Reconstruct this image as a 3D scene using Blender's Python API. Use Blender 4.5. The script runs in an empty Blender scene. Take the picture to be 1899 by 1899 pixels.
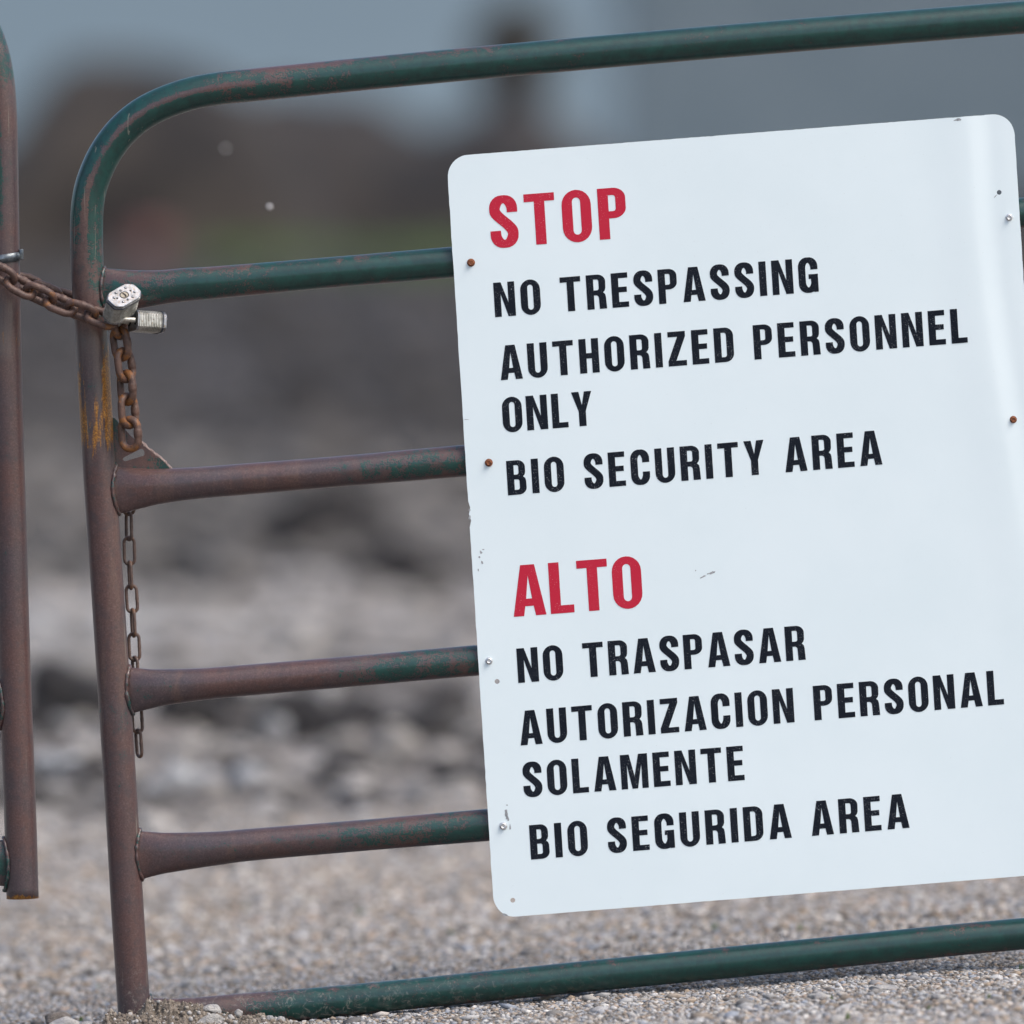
import bpy, bmesh, math, random
import numpy as np
from mathutils import Vector, Matrix, noise
from mathutils.geometry import tessellate_polygon

random.seed(7)
R = math.radians
sc = bpy.context.scene
COL = sc.collection

# ------------------------------------------------------------------ camera, world, light, exposure
F_PX = 16440.0            # focal length in pixels of a 1899 px wide picture
CAM_D = 12.0              # metres from the lens to the gate
PITCH = math.atan((949.5 - 480.0) / F_PX)
CAM_H = CAM_D * math.tan(PITCH + math.atan((1880 - 949.5) / F_PX))
cam_data = bpy.data.cameras.new('camera')
cam = bpy.data.objects.new('camera', cam_data)
COL.objects.link(cam)
cam.location = (0, -CAM_D, CAM_H)
cam.rotation_euler = (R(90) - PITCH, 0, 0)
cam_data.sensor_width = 36
cam_data.lens = 36 * F_PX / 1899.0
cam_data.clip_start = 0.1
cam_data.clip_end = 6000
cam_data.dof.use_dof = True
cam_data.dof.focus_distance = CAM_D - 0.02
cam_data.dof.aperture_fstop = cam_data.lens / 116.0
sc.camera = cam

SUN_EL, SUN_AZ = R(54), R(128)      # azimuth measured clockwise from +Y: behind the camera, to the right
world = bpy.data.worlds.new('World')
sc.world = world
world.use_nodes = True
wn = world.node_tree.nodes
wl = world.node_tree.links
wn.clear()
sky = wn.new('ShaderNodeTexSky')
sky.sky_type = 'NISHITA'
sky.sun_disc = False
sky.sun_elevation = SUN_EL
sky.sun_rotation = SUN_AZ
sky.altitude = 200
sky.air_density = 1.0
sky.dust_density = 4.5
sky.ozone_density = 1.0
bg = wn.new('ShaderNodeBackground')
bg.inputs[1].default_value = 0.15
wo = wn.new('ShaderNodeOutputWorld')
wl.new(sky.outputs[0], bg.inputs[0])
wl.new(bg.outputs[0], wo.inputs[0])

sun_data = bpy.data.lights.new('sun', 'SUN')
sun_data.energy = 1.3
sun_data.angle = R(36)
sun_data.color = (1.0, 0.92, 0.83)
sun = bpy.data.objects.new('sun', sun_data)
COL.objects.link(sun)
sd = Vector((math.sin(SUN_AZ) * math.cos(SUN_EL), math.cos(SUN_AZ) * math.cos(SUN_EL), math.sin(SUN_EL)))
sun.rotation_euler = sd.to_track_quat('Z', 'Y').to_euler()
sun.location = sd * 50

sc.view_settings.view_transform = 'Standard'
sc.view_settings.look = 'None'
sc.view_settings.gamma = 1
sc.view_settings.exposure = 0.60
sc.view_settings.use_curve_mapping = False
sc.cycles.use_denoising = True
sc.cycles.max_bounces = 6

# ------------------------------------------------------------------ helpers
CP, SP = math.cos(PITCH), math.sin(PITCH)
FWD, UPV = Vector((0, CP, -SP)), Vector((0, SP, CP))
CAMP = Vector(cam.location)
PPM = F_PX / CAM_D        # pixels per metre at the gate


def P(px, py, yo=0.0):
    """a point of the vertical plane y = yo, from measurements taken off the photograph"""
    d = Vector((1, 0, 0)) * ((px - 949.5) / F_PX) + FWD + UPV * (-(py - 949.5) / F_PX)
    return CAMP + d * ((CAM_D + yo) / d.y)


def tag(o, label=None, cat=None, group=None, kind=None):
    for k, v in (('label', label), ('category', cat), ('group', group), ('kind', kind)):
        if v:
            o[k] = v
    return o


def empty(name, loc):
    o = bpy.data.objects.new(name, None)
    o.empty_display_size = 0.1
    COL.objects.link(o)
    o.location = loc
    bpy.context.view_layer.update()
    return o


def link(name, me, mat=None, parent=None, smooth=True):
    o = bpy.data.objects.new(name, me)
    COL.objects.link(o)
    if mat and not me.materials:
        me.materials.append(mat)
    if smooth and len(me.polygons):
        me.polygons.foreach_set('use_smooth', [True] * len(me.polygons))
    if parent:
        o.parent = parent
        o.matrix_parent_inverse = Matrix.Translation(-Vector(parent.location)) if parent.parent is None else Matrix()
    return o


def mesh_from(name, v, f, attrs=None):
    me = bpy.data.meshes.new(name)
    me.from_pydata([tuple(p) for p in v], [], f)
    if attrs:
        for k, vals in attrs.items():
            a = me.attributes.new(k, 'FLOAT', 'POINT')
            a.data.foreach_set('value', vals)
    me.update()
    return me


def smoothstep(a, b, x):
    t = min(1, max(0, (x - a) / (b - a)))
    return t * t * (3 - 2 * t)


def interp(pts, x):
    if x <= pts[0][0]:
        return pts[0][1]
    for (x0, y0), (x1, y1) in zip(pts, pts[1:]):
        if x <= x1:
            t = (x - x0) / (x1 - x0)
            return y0 + (y1 - y0) * t
    return pts[-1][1]


def catmull(pts, n=6):
    pts = [Vector(p) for p in pts]
    out = []
    for i in range(len(pts) - 1):
        p0 = pts[max(0, i - 1)]
        p1, p2 = pts[i], pts[i + 1]
        p3 = pts[min(len(pts) - 1, i + 2)]
        for k in range(n):
            t = k / n
            out.append(0.5 * ((2 * p1) + (p2 - p0) * t + (2 * p0 - 5 * p1 + 4 * p2 - p3) * t * t
                              + (3 * p1 - p0 - 3 * p2 + p3) * t ** 3))
    out.append(pts[-1])
    return out


# ------------------------------------------------------------------ node helper
class NT:
    def __init__(self, name):
        self.m = bpy.data.materials.new(name)
        self.m.use_nodes = True
        self.t = self.m.node_tree
        self.b = self.t.nodes['Principled BSDF']

    def n(self, typ, **kw):
        nd = self.t.nodes.new(typ)
        for k, v in kw.items():
            setattr(nd, k, v)
        return nd

    def l(self, a, b):
        self.t.links.new(a, b)

    def inp(self, sock, v):
        if hasattr(v, 'is_output'):
            self.l(v, sock)
        elif isinstance(v, (tuple, list)) and len(v) == 3 and sock.type == 'RGBA':
            sock.default_value = (*v, 1)
        else:
            sock.default_value = v

    def coord(self, scale=(1, 1, 1), kind='Object'):
        tc = self.n('ShaderNodeTexCoord')
        if scale == (1, 1, 1):
            return tc.outputs[kind]
        mp = self.n('ShaderNodeMapping')
        mp.inputs['Scale'].default_value = scale
        self.l(tc.outputs[kind], mp.inputs[0])
        return mp.outputs[0]

    def noise(self, scale, detail=3, rough=0.55, co=None, dist=0.0):
        nd = self.n('ShaderNodeTexNoise')
        nd.inputs['Scale'].default_value = scale
        nd.inputs['Detail'].default_value = detail
        nd.inputs['Roughness'].default_value = rough
        nd.inputs['Distortion'].default_value = dist
        self.l(co if co is not None else self.coord(), nd.inputs['Vector'])
        return nd.outputs['Fac']

    def voro(self, scale, co=None, feature='F1', out='Distance'):
        nd = self.n('ShaderNodeTexVoronoi', feature=feature)
        nd.inputs['Scale'].default_value = scale
        self.l(co if co is not None else self.coord(), nd.inputs['Vector'])
        return nd.outputs[out]

    def math(self, op, a, b=None, c=None, clamp=False):
        nd = self.n('ShaderNodeMath', operation=op, use_clamp=clamp)
        for i, v in enumerate((a, b, c)):
            if v is not None:
                self.inp(nd.inputs[i], v)
        return nd.outputs[0]

    def step(self, v, lo, hi, out0=0.0, out1=1.0):
        nd = self.n('ShaderNodeMapRange', interpolation_type='SMOOTHSTEP')
        self.inp(nd.inputs['Value'], v)
        nd.inputs['From Min'].default_value = lo
        nd.inputs['From Max'].default_value = hi
        nd.inputs['To Min'].default_value = out0
        nd.inputs['To Max'].default_value = out1
        return nd.outputs['Result']

    def mix(self, f, a, b, mode='MIX'):
        nd = self.n('ShaderNodeMix', data_type='RGBA', blend_type=mode)
        self.inp(nd.inputs['Factor'], f)
        self.inp(nd.inputs['A'] if False else nd.inputs[6], a)
        self.inp(nd.inputs[7], b)
        return nd.outputs[2]

    def attr(self, name, typ='GEOMETRY', out='Fac'):
        nd = self.n('ShaderNodeAttribute', attribute_name=name, attribute_type=typ)
        return nd.outputs[out]

    def out(self, color=None, rough=None, metal=None, height=None, strength=0.3, dist=0.001, spec=None):
        if color is not None:
            self.inp(self.b.inputs['Base Color'], color)
        if rough is not None:
            self.inp(self.b.inputs['Roughness'], rough)
        if metal is not None:
            self.inp(self.b.inputs['Metallic'], metal)
        if spec is not None:
            self.inp(self.b.inputs['Specular IOR Level'], spec)
        if height is not None:
            bp = self.n('ShaderNodeBump')
            bp.inputs['Strength'].default_value = strength
            bp.inputs['Distance'].default_value = dist
            self.l(height, bp.inputs['Height'])
            self.l(bp.outputs[0], self.b.inputs['Normal'])
        return self.m


# ------------------------------------------------------------------ materials
def mat_tube():
    """old green enamel worn through to brown oxidised steel; 'paint' 0..1 says how much enamel is left"""
    t = NT('worn_green_enamel')
    co = t.coord()
    big = t.noise(9, 4, 0.6, co)
    mid = t.noise(70, 6, 0.68, co, 0.3)
    fine = t.noise(420, 3, 0.6, co)
    pm = t.math('ADD', t.attr('paint'), t.math('MULTIPLY', t.math('SUBTRACT', mid, 0.5), 1.15))
    pm = t.math('ADD', pm, t.math('MULTIPLY', t.math('SUBTRACT', fine, 0.5), 1.2))
    pm = t.math('ADD', pm, t.math('MULTIPLY', t.math('SUBTRACT', big, 0.5), 0.9))
    mask = t.step(pm, 0.45, 0.57)
    brown = t.mix(t.step(big, 0.35, 0.65), (0.082, 0.041, 0.037), (0.055, 0.040, 0.046))
    st = t.noise(30, 4, 0.6, t.coord((1, 1, 0.12)), 0.4)
    brown = t.mix(t.math('MULTIPLY', t.step(st, 0.5, 0.72), 0.7), brown, (0.11, 0.066, 0.052))
    brown = t.mix(t.math('MULTIPLY', t.step(fine, 0.5, 0.72), 0.5), brown, (0.14, 0.095, 0.085))
    brown = t.mix(t.math('MULTIPLY', t.step(fine, 0.48, 0.32), 0.6), brown, (0.035, 0.024, 0.024))
    brown = t.mix(t.math('MULTIPLY', t.step(mid, 0.5, 0.64), 0.5), brown, (0.045, 0.035, 0.04))
    green = t.mix(t.step(mid, 0.35, 0.7), (0.002, 0.028, 0.026), (0.003, 0.050, 0.042))
    green = t.mix(t.math('MULTIPLY', t.step(fine, 0.55, 0.75), 0.25), green, (0.03, 0.06, 0.056))
    col = t.mix(mask, brown, green)
    # orange scale where the chain has rubbed
    rs = t.noise(45, 5, 0.7, t.coord((1.2, 1.2, 0.16)), 0.5)
    rm = t.step(t.math('ADD', t.attr('rust'), t.math('MULTIPLY', t.math('SUBTRACT', rs, 0.5), 2.2)), 0.62, 0.78)
    orange = t.mix(t.step(fine, 0.4, 0.7), (0.16, 0.065, 0.015), (0.42, 0.19, 0.02))
    col = t.mix(rm, col, orange)
    # bare rubbed steel around the same place
    gm = t.math('MULTIPLY', t.step(t.attr('rust'), 0.05, 0.4), t.step(st, 0.42, 0.6))
    col = t.mix(t.math('MULTIPLY', gm, 0.55), col, (0.11, 0.10, 0.095))
    col = t.mix(rm, col, orange)
    # dark pits and a few pale scratches
    pits = t.step(t.voro(260, co), 0.0, 0.16, 1, 0)
    pitm = t.math('MULTIPLY', pits, t.step(t.noise(110, 2, 0.5, co), 0.5, 0.6))
    col = t.mix(t.math('MULTIPLY', pitm, 0.8), col, (0.018, 0.010, 0.008))
    sp = t.math('MULTIPLY', t.step(t.voro(120, co), 0.0, 0.05, 1, 0), t.step(t.noise(25, 2, 0.5, co), 0.58, 0.62))
    col = t.mix(sp, col, (0.28, 0.09, 0.03))
    scr = t.noise(60, 3, 0.5, t.coord((3.0, 3.0, 0.05)), 0.2)
    col = t.mix(t.math('MULTIPLY', t.math('MULTIPLY', t.step(scr, 0.66, 0.70), t.step(t.attr('rust'), 0.04, 0.05)), 0.4), col, (0.24, 0.23, 0.19))
    sep = t.n('ShaderNodeSeparateXYZ')
    t.l(co, sep.inputs[0])
    low = t.math('MULTIPLY', t.step(sep.outputs[2], 0.10, 0.0), t.step(sep.outputs[0], 0.35, -0.25))
    dst = t.noise(95, 6, 0.72, co, 1.2)
    col = t.mix(t.math('MULTIPLY', t.math('MULTIPLY', low, t.step(dst, 0.52, 0.68)), 0.6), col, (0.26, 0.235, 0.205))
    h = t.math('ADD', t.math('MULTIPLY', mask, 0.5), t.math('MULTIPLY', fine, 0.5))
    h = t.math('SUBTRACT', h, pitm)
    rough = t.math('SUBTRACT', t.math('ADD', t.math('MULTIPLY', fine, 0.28), 0.26), t.math('MULTIPLY', mask, 0.04))
    t.b.inputs['Coat Weight'].default_value = 0.35
    t.b.inputs['Coat Roughness'].default_value = 0.14
    return t.out(col, rough, None, h, 0.45, 0.0007)


def mat_chain(name, a, b, c, k=0.5):
    t = NT(name)
    co = t.coord()
    oi = t.n('ShaderNodeObjectInfo').outputs['Random']
    va = t.n('ShaderNodeVectorMath', operation='ADD')
    t.l(co, va.inputs[0])
    cx = t.n('ShaderNodeCombineXYZ')
    t.l(t.math('MULTIPLY', oi, 5.0), cx.inputs[0])
    t.l(cx.outputs[0], va.inputs[1])
    co2 = va.outputs[0]
    n1 = t.noise(90, 5, 0.65, co2)
    n2 = t.noise(600, 3, 0.6, co2)
    col = t.mix(t.step(n1, 0.38, 0.62), a, b)
    n3 = t.noise(55, 5, 0.7, co2, 0.5)
    col = t.mix(t.math('MULTIPLY', t.step(t.math('ADD', n3, t.attr('tip')), k, k + 0.12), 0.85), col, c)
    col = t.mix(t.math('MULTIPLY', t.step(n2, 0.55, 0.7), 0.55), col, (0.025, 0.014, 0.010))
    col = t.mix(t.math('MULTIPLY', t.step(n2, 0.42, 0.3), 0.3), col, (0.22, 0.16, 0.13))
    return t.out(col, t.math('ADD', t.math('MULTIPLY', n2, 0.3), 0.38), None, t.math('ADD', n2, n1), 0.6, 0.0007)


def mat_noise(name, a, b, scale, rough=0.9, bump=0.5, bd=0.002, fine=None, metal=0.0, detail=6, c=None):
    t = NT(name)
    n1 = t.noise(scale, detail, 0.62)
    col = t.mix(t.step(n1, 0.35, 0.65), a, b)
    if c:
        col = t.mix(t.step(t.noise(scale * 4.3, 4, 0.6), 0.56, 0.66), col, c)
    h = n1
    if fine:
        n2 = t.noise(fine, 3, 0.6)
        col = t.mix(t.math('MULTIPLY', t.step(n2, 0.5, 0.72), 0.5), col, tuple(x * 0.35 for x in a))
        h = t.math('ADD', n1, n2)
    return t.out(col, rough, metal, h, bump, bd)


def mat_sign():
    t = NT('white_sign_enamel')
    co = t.coord()
    grime = t.noise(5, 4, 0.6, co)
    col = t.mix(t.step(grime, 0.35, 0.7), (0.715, 0.82, 0.86), (0.69, 0.80, 0.84))
    sp = t.math('MULTIPLY', t.step(t.voro(95, co), 0.0, 0.055, 1, 0), t.step(t.noise(28, 3, 0.6, co), 0.54, 0.62))
    col = t.mix(t.math('MULTIPLY', sp, 0.55), col, (0.16, 0.15, 0.14))
    sz = t.n('ShaderNodeSeparateXYZ')
    t.l(co, sz.inputs[0])
    lowz = t.step(sz.outputs[2], 0.62, 0.15)
    sp2 = t.math('MULTIPLY', t.step(t.voro(170, co), 0.0, 0.07, 1, 0), t.step(t.noise(36, 3, 0.6, co), 0.50, 0.58))
    col = t.mix(t.math('MULTIPLY', t.math('MULTIPLY', sp2, lowz), 0.5), col, (0.26, 0.23, 0.20))
    fl = t.step(t.noise(330, 2, 0.5, co), 0.70, 0.76)
    col = t.mix(t.math('MULTIPLY', fl, 0.10), col, (0.35, 0.35, 0.34))
    return t.out(col, 0.34, 0.0, t.noise(12, 2, 0.5, co), 0.10, 0.004)


def mat_print(name, rgb, spk, amt):
    t = NT(name)
    co = t.coord()
    n = t.noise(700, 2, 0.6, co)
    m = t.math('MULTIPLY', t.step(n, 0.635, 0.70), t.step(t.noise(40, 3, 0.6, co), 0.35, 0.6))
    col = t.mix(t.math('MULTIPLY', m, amt), rgb, spk)
    fade = t.noise(18, 3, 0.6, co)
    col = t.mix(t.math('MULTIPLY', fade, 0.03), col, spk)
    return t.out(col, 0.6, spec=0.05)


def mat_attr_rock(name, rough=0.85, bumpscale=120):
    """stones whose own colour is stored on them"""
    t = NT(name)
    co = t.coord()
    n = t.noise(bumpscale, 4, 0.6, co)
    c = t.attr('tint', out='Color')
    col = t.mix(t.math('MULTIPLY', t.step(n, 0.4, 0.7), 0.3), c, (0.08, 0.068, 0.055))
    return t.out(col, rough, None, n, 0.4, 0.001)


def mat_ground():
    t = NT('gravel_and_soil')
    co = t.coord()
    n1 = t.noise(160, 4, 0.65, co)
    n2 = t.noise(14, 5, 0.6, co)
    c = t.attr('tint', out='Color')
    col = t.mix(t.step(n1, 0.3, 0.7), t.mix(0.55, c, (0.02, 0.018, 0.016)), c)
    col = t.mix(t.math('MULTIPLY', t.step(n2, 0.55, 0.75), 0.25), col, (0.30, 0.24, 0.18))
    return t.out(col, 0.95, None, t.math('ADD', n1, n2), 0.7, 0.004)


M = {}
M['tube'] = mat_tube()
M['weld'] = mat_noise('grey_green_weld', (0.03, 0.055, 0.048), (0.12, 0.10, 0.085), 160, 0.6, 0.8, 0.002, 500)
M['chain'] = mat_chain('brown_rusty_steel', (0.065, 0.036, 0.030), (0.11, 0.062, 0.047), (0.22, 0.09, 0.025), 0.60)
M['chain_orange'] = mat_chain('orange_rusty_steel', (0.060, 0.030, 0.021), (0.105, 0.055, 0.038), (0.22, 0.085, 0.018), 0.56)
M['small_chain'] = mat_chain('dull_brown_steel', (0.075, 0.048, 0.040), (0.12, 0.075, 0.058), (0.20, 0.10, 0.05), 0.60)
M['sign'] = mat_sign()
M['red'] = mat_print('faded_red_print', (0.47, 0.018, 0.045), (0.75, 0.5, 0.52), 0.5)
M['black'] = mat_print('worn_black_print', (0.006, 0.009, 0.016), (0.32, 0.35, 0.38), 0.8)
M['zinc'] = mat_noise('bright_zinc_steel', (0.26, 0.27, 0.28), (0.40, 0.41, 0.43), 110, 0.30, 0.2, 0.0004, None, 0.85, 3, (0.30, 0.21, 0.13))
M['lamin'] = mat_noise('weathered_laminated_steel', (0.36, 0.36, 0.32), (0.62, 0.62, 0.58), 90, 0.36, 0.2, 0.0004, None, 0.65, 3, (0.30, 0.25, 0.18))
M['rubber'] = mat_noise('dark_blue_bumper', (0.012, 0.016, 0.026), (0.03, 0.036, 0.05), 200, 0.5, 0.2, 0.0004)
M['brass'] = mat_noise('tarnished_brass', (0.30, 0.28, 0.24), (0.2, 0.18, 0.14), 300, 0.45, 0.3, 0.0004, None, 0.7)
M['dark'] = mat_noise('black_recess', (0.01, 0.01, 0.01), (0.02, 0.018, 0.016), 100, 0.9, 0.1)
M['screw_rust'] = mat_noise('rusty_screw_steel', (0.30, 0.10, 0.035), (0.10, 0.04, 0.025), 350, 0.75, 0.5, 0.0005, 900, 0.2)
M['screw_zinc'] = mat_noise('zinc_screw_steel', (0.50, 0.52, 0.53), (0.62, 0.64, 0.66), 350, 0.35, 0.3, 0.0004, None, 0.6)
M['clamp'] = mat_noise('dark_steel_band', (0.07, 0.085, 0.10), (0.20, 0.23, 0.25), 90, 0.28, 0.3, 0.0005, 500, 0.6)
M['bare'] = mat_noise('bare_scraped_metal', (0.24, 0.26, 0.28), (0.38, 0.40, 0.42), 300, 0.5, 0.3, 0.0004, None, 0.3)
M['rock'] = mat_noise('pale_grey_limestone', (0.25, 0.25, 0.26), (0.42, 0.41, 0.39), 60, 0.85, 0.9, 0.003, 320)
M['rock_dark'] = mat_noise('dark_brown_stone', (0.12, 0.105, 0.095), (0.20, 0.175, 0.155), 70, 0.85, 0.9, 0.003, 350)
M['dirt'] = mat_noise('dry_brown_dirt', (0.115, 0.097, 0.078), (0.235, 0.20, 0.165), 60, 0.95, 1.0, 0.004, 260)
M['pebbles'] = mat_attr_rock('mixed_gravel')
M['ground'] = mat_ground()
M['clod'] = mat_noise('dark_soil_and_shade', (0.006, 0.006, 0.007), (0.016, 0.014, 0.014), 14, 0.9, 1.0, 0.02)  # dark soil, with the deep shade of the gaps put into its colour
M['palerock'] = mat_noise('pale_blue_grey_stone', (0.27, 0.29, 0.31), (0.42, 0.44, 0.45), 14, 0.85, 0.8, 0.01)
M['grass'] = mat_noise('green_grass_blade', (0.055, 0.11, 0.028), (0.09, 0.15, 0.04), 60, 0.6, 0.2)
M['heap'] = mat_noise('brown_compost', (0.007, 0.006, 0.006), (0.045, 0.037, 0.030), 0.7, 0.95, 1.0, 0.05)
M['heap_dark'] = mat_noise('dark_compost', (0.006, 0.006, 0.007), (0.034, 0.029, 0.026), 0.7, 0.95, 1.0, 0.05)
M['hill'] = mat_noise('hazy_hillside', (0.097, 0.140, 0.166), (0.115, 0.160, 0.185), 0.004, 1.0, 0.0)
M['clad'] = mat_noise('blue_grey_cladding', (0.135, 0.182, 0.215), (0.160, 0.208, 0.24), 0.6, 0.55, 0.1, 0.002)
M['roof'] = mat_noise('dull_steel_roof', (0.20, 0.21, 0.22), (0.25, 0.26, 0.27), 0.8, 0.5, 0.1, 0.002)
M['wood'] = mat_noise('weathered_post_wood', (0.12, 0.095, 0.07), (0.20, 0.165, 0.13), 30, 0.9, 0.8, 0.003, 200)
M['juniper'] = mat_noise('dark_dry_foliage', (0.028, 0.028, 0.022), (0.055, 0.045, 0.036), 8, 0.8, 0.3)
M['bark'] = mat_noise('brown_bark', (0.05, 0.038, 0.03), (0.09, 0.07, 0.055), 20, 0.9, 0.6)
M['redplastic'] = mat_noise('faded_red_plastic', (0.20, 0.075, 0.07), (0.24, 0.10, 0.09), 10, 0.5, 0.1)
M['fluff'] = mat_noise('white_seed_fluff', (0.75, 0.75, 0.72), (0.8, 0.8, 0.8), 50, 0.9, 0.1)


# ------------------------------------------------------------------ large structure: ground
def fbm(x, y, s, o=0.0, octv=3):
    v, a, t = 0.0, 1.0, 0.0
    for _ in range(octv):
        v += a * noise.noise((x * s + o, y * s - o, o * 1.7))
        t += a
        a *= 0.5
        s *= 2.1
    return v / t


def ground_h(x, y):
    xc = max(-2.5, min(2.5, x))
    z = 0.0715 * (xc + 0.173) * (1 - smoothstep(0.6, 6.5, y))
    z += 0.010 * noise.noise((x * 1.3, y * 0.9, 3.1))
    if y < 5.2:
        z += 0.005 * noise.noise((x * 7, y * 5, 1.3))
    if y > 3.4:
        a = smoothstep(3.4, 4.6, y)
        b = smoothstep(9.0, 12.0, y)
        z += a * (1 - b) * (0.085 * fbm(x, y, 2.6, 5.0) + 0.02 * fbm(x, y, 11, 2.0))
        z += b * (1 - smoothstep(60, 80, y)) * 0.09 * fbm(x, y, 1.1, 9.0)
    if y > 33:
        z += 1.0 * smoothstep(33, 66, y) * (1 - smoothstep(140, 190, y))
    return z


ZONES = [(-14, (0.24, 0.205, 0.17)), (1.5, (0.26, 0.23, 0.20)), (3.2, (0.32, 0.30, 0.275)), (4.6, (0.22, 0.205, 0.19)),
         (6.2, (0.19, 0.178, 0.17)), (7.2, (0.16, 0.148, 0.14)), (8.8, (0.16, 0.15, 0.143)), (9.8, (0.33, 0.312, 0.295)), (14.0, (0.31, 0.292, 0.276)),
         (19, (0.115, 0.109, 0.105)), (27, (0.055, 0.052, 0.051)), (36, (0.037, 0.035, 0.036)), (46, (0.028, 0.026, 0.028)), (62, (0.022, 0.020, 0.022)),
         (75, (0.030, 0.028, 0.025)), (130, (0.03, 0.027, 0.025)), (2500, (0.10, 0.11, 0.11))]


def ground_tint(x, y):
    for (y0, c0), (y1, c1) in zip(ZONES, ZONES[1:]):
        if y <= y1:
            t = max(0.0, (y - y0) / (y1 - y0))
            c = [a + (b - a) * t for a, b in zip(c0, c1)]
            break
    else:
        c = list(ZONES[-1][1])
    if y <= 3.4:
        k = 1 + 0.30 * fbm(x, y * 0.6, 2.2, 33.0)
        c = [a * k for a in c]
    if y > 3.0:
        k = smoothstep(3.0, 5.0, y)
        s = 2.2 if y < 12 else (1.1 if y < 32 else 0.8)
        n = fbm(x, y * (0.45 if y < 12 else 0.22), s, 21.0) * (1.0 if y < 12 else 1.25)
        f = math.exp(k * n * 2.6)
        c = [max(0.01, min(0.5, a * f)) for a in c]
        w = k * noise.noise((x * 0.5, y * 0.2, 8.0))
        c = [c[0] * (1 + 0.10 * w), c[1], c[2] * (1 - 0.10 * w)]
    return c


def build_ground():
    ys = list(np.arange(-14, -1.5, 0.25)) + list(np.arange(-1.5, 3.4, 0.03)) + list(np.arange(3.4, 12, 0.045))
    y = 12.0
    while y < 2500:
        ys.append(y)
        y += 0.10 + (y - 12) * 0.018
    ys.append(2500)
    s = np.linspace(-1, 1, 181)
    V, T = [], []
    for y in ys:
        w = 1.0 + 0.115 * (y + 14)
        for sj in s:
            x = w * (sj + 9 * sj ** 9)
            V.append((x, y, ground_h(x, y)))
            T.extend((*ground_tint(x, y), 1.0))
    n = len(s)
    Fc = [(i * n + j, i * n + j + 1, (i + 1) * n + j + 1, (i + 1) * n + j) for i in range(len(ys) - 1) for j in range(n - 1)]
    me = mesh_from('ground', V, Fc)
    a = me.color_attributes.new('tint', 'FLOAT_COLOR', 'POINT')
    a.data.foreach_set('color', T)
    o = link('ground', me, M['ground'])
    o['kind'] = 'structure'


build_ground()


def G(px, py):
    """where the sight line through a measured picture point meets the ground"""
    d = Vector((1, 0, 0)) * ((px - 949.5) / F_PX) + FWD + UPV * (-(py - 949.5) / F_PX)
    t = CAM_H / -d.z
    for _ in range(12):
        p = CAMP + d * t
        t = (ground_h(p.x, p.y) - CAM_H) / d.z
    return CAMP + d * t


# far hillside filling the view above the horizon
def build_hill():
    V, Fc = [], []
    xs = np.linspace(-900, 900, 61)
    rows = [(900, 0.0), (1000, 0.25), (1150, 0.6), (1400, 0.9), (1700, 1.0), (2200, 0.8)]
    for y, k in rows:
        for x in xs:
            top = 95 + 18 * noise.noise((x * 0.004, 0, 5)) - 30 * smoothstep(300, 900, abs(x))
            V.append((x, y, -1 + k * top))
    n = len(xs)
    for i in range(len(rows) - 1):
        for j in range(n - 1):
            Fc.append((i * n + j, i * n + j + 1, (i + 1) * n + j + 1, (i + 1) * n + j))
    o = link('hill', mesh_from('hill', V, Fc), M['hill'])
    o['kind'] = 'structure'


build_hill()


# ------------------------------------------------------------------ generic solids
def tube_mesh(name, path, ra, rb, seg=32, side=Vector((0, 1, 0)), caps=True, attrs=None, closed=False, wob=0.0):
    """ra = half width in the gate plane, rb = half width along 'side'; lists or numbers.
    attrs: dict name -> function(i, angle, point)"""
    n = len(path)
    V, A = [], {k: [] for k in (attrs or {})}
    for i, p in enumerate(path):
        if closed:
            tan = path[(i + 1) % n] - path[i - 1]
        else:
            tan = path[min(n - 1, i + 1)] - path[max(0, i - 1)]
        tan = tan.normalized()
        s = (side - tan * side.dot(tan)).normalized()
        u = s.cross(tan).normalized()
        a = ra[i] if hasattr(ra, '__len__') else ra
        b = rb[i] if hasattr(rb, '__len__') else rb
        for k in range(seg):
            an = 2 * math.pi * k / seg
            q = p + u * (a * math.cos(an)) + s * (b * math.sin(an))
            if wob:
                q += (q - p).normalized() * wob * noise.noise(q * 260)
            V.append(q)
            for kk, fn in (attrs or {}).items():
                A[kk].append(fn(i, an, q))
    Fc = []
    rng = n if closed else n - 1
    for i in range(rng):
        for k in range(seg):
            Fc.append((i * seg + k, i * seg + (k + 1) % seg, ((i + 1) % n) * seg + (k + 1) % seg, ((i + 1) % n) * seg + k))
    if caps and not closed:
        Fc.append(tuple(reversed(range(seg))))
        Fc.append(tuple((n - 1) * seg + k for k in range(seg)))
    return mesh_from(name, V, Fc, A)


def box_mesh(name, x0, x1, y0, y1, z0, z1, bevel=0.0):
    bm = bmesh.new()
    bmesh.ops.create_cube(bm, size=1)
    for v in bm.verts:
        v.co = Vector((x0 + (v.co.x + .5) * (x1 - x0), y0 + (v.co.y + .5) * (y1 - y0), z0 + (v.co.z + .5) * (z1 - z0)))
    if bevel:
        bmesh.ops.bevel(bm, geom=bm.edges[:], offset=bevel, segments=2, affect='EDGES', profile=0.5)
    me = bpy.data.meshes.new(name)
    bm.to_mesh(me)
    bm.free()
    return me


def ico_template(sub):
    bm = bmesh.new()
    bmesh.ops.create_icosphere(bm, subdivisions=sub, radius=1)
    v = np.array([tuple(x.co) for x in bm.verts])
    f = np.array([[l.index for l in x.verts] for x in bm.faces])
    bm.free()
    return v, f


ICO1, ICO2, ICO3, ICO4 = (ico_template(i) for i in (1, 2, 3, 4))


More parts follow.
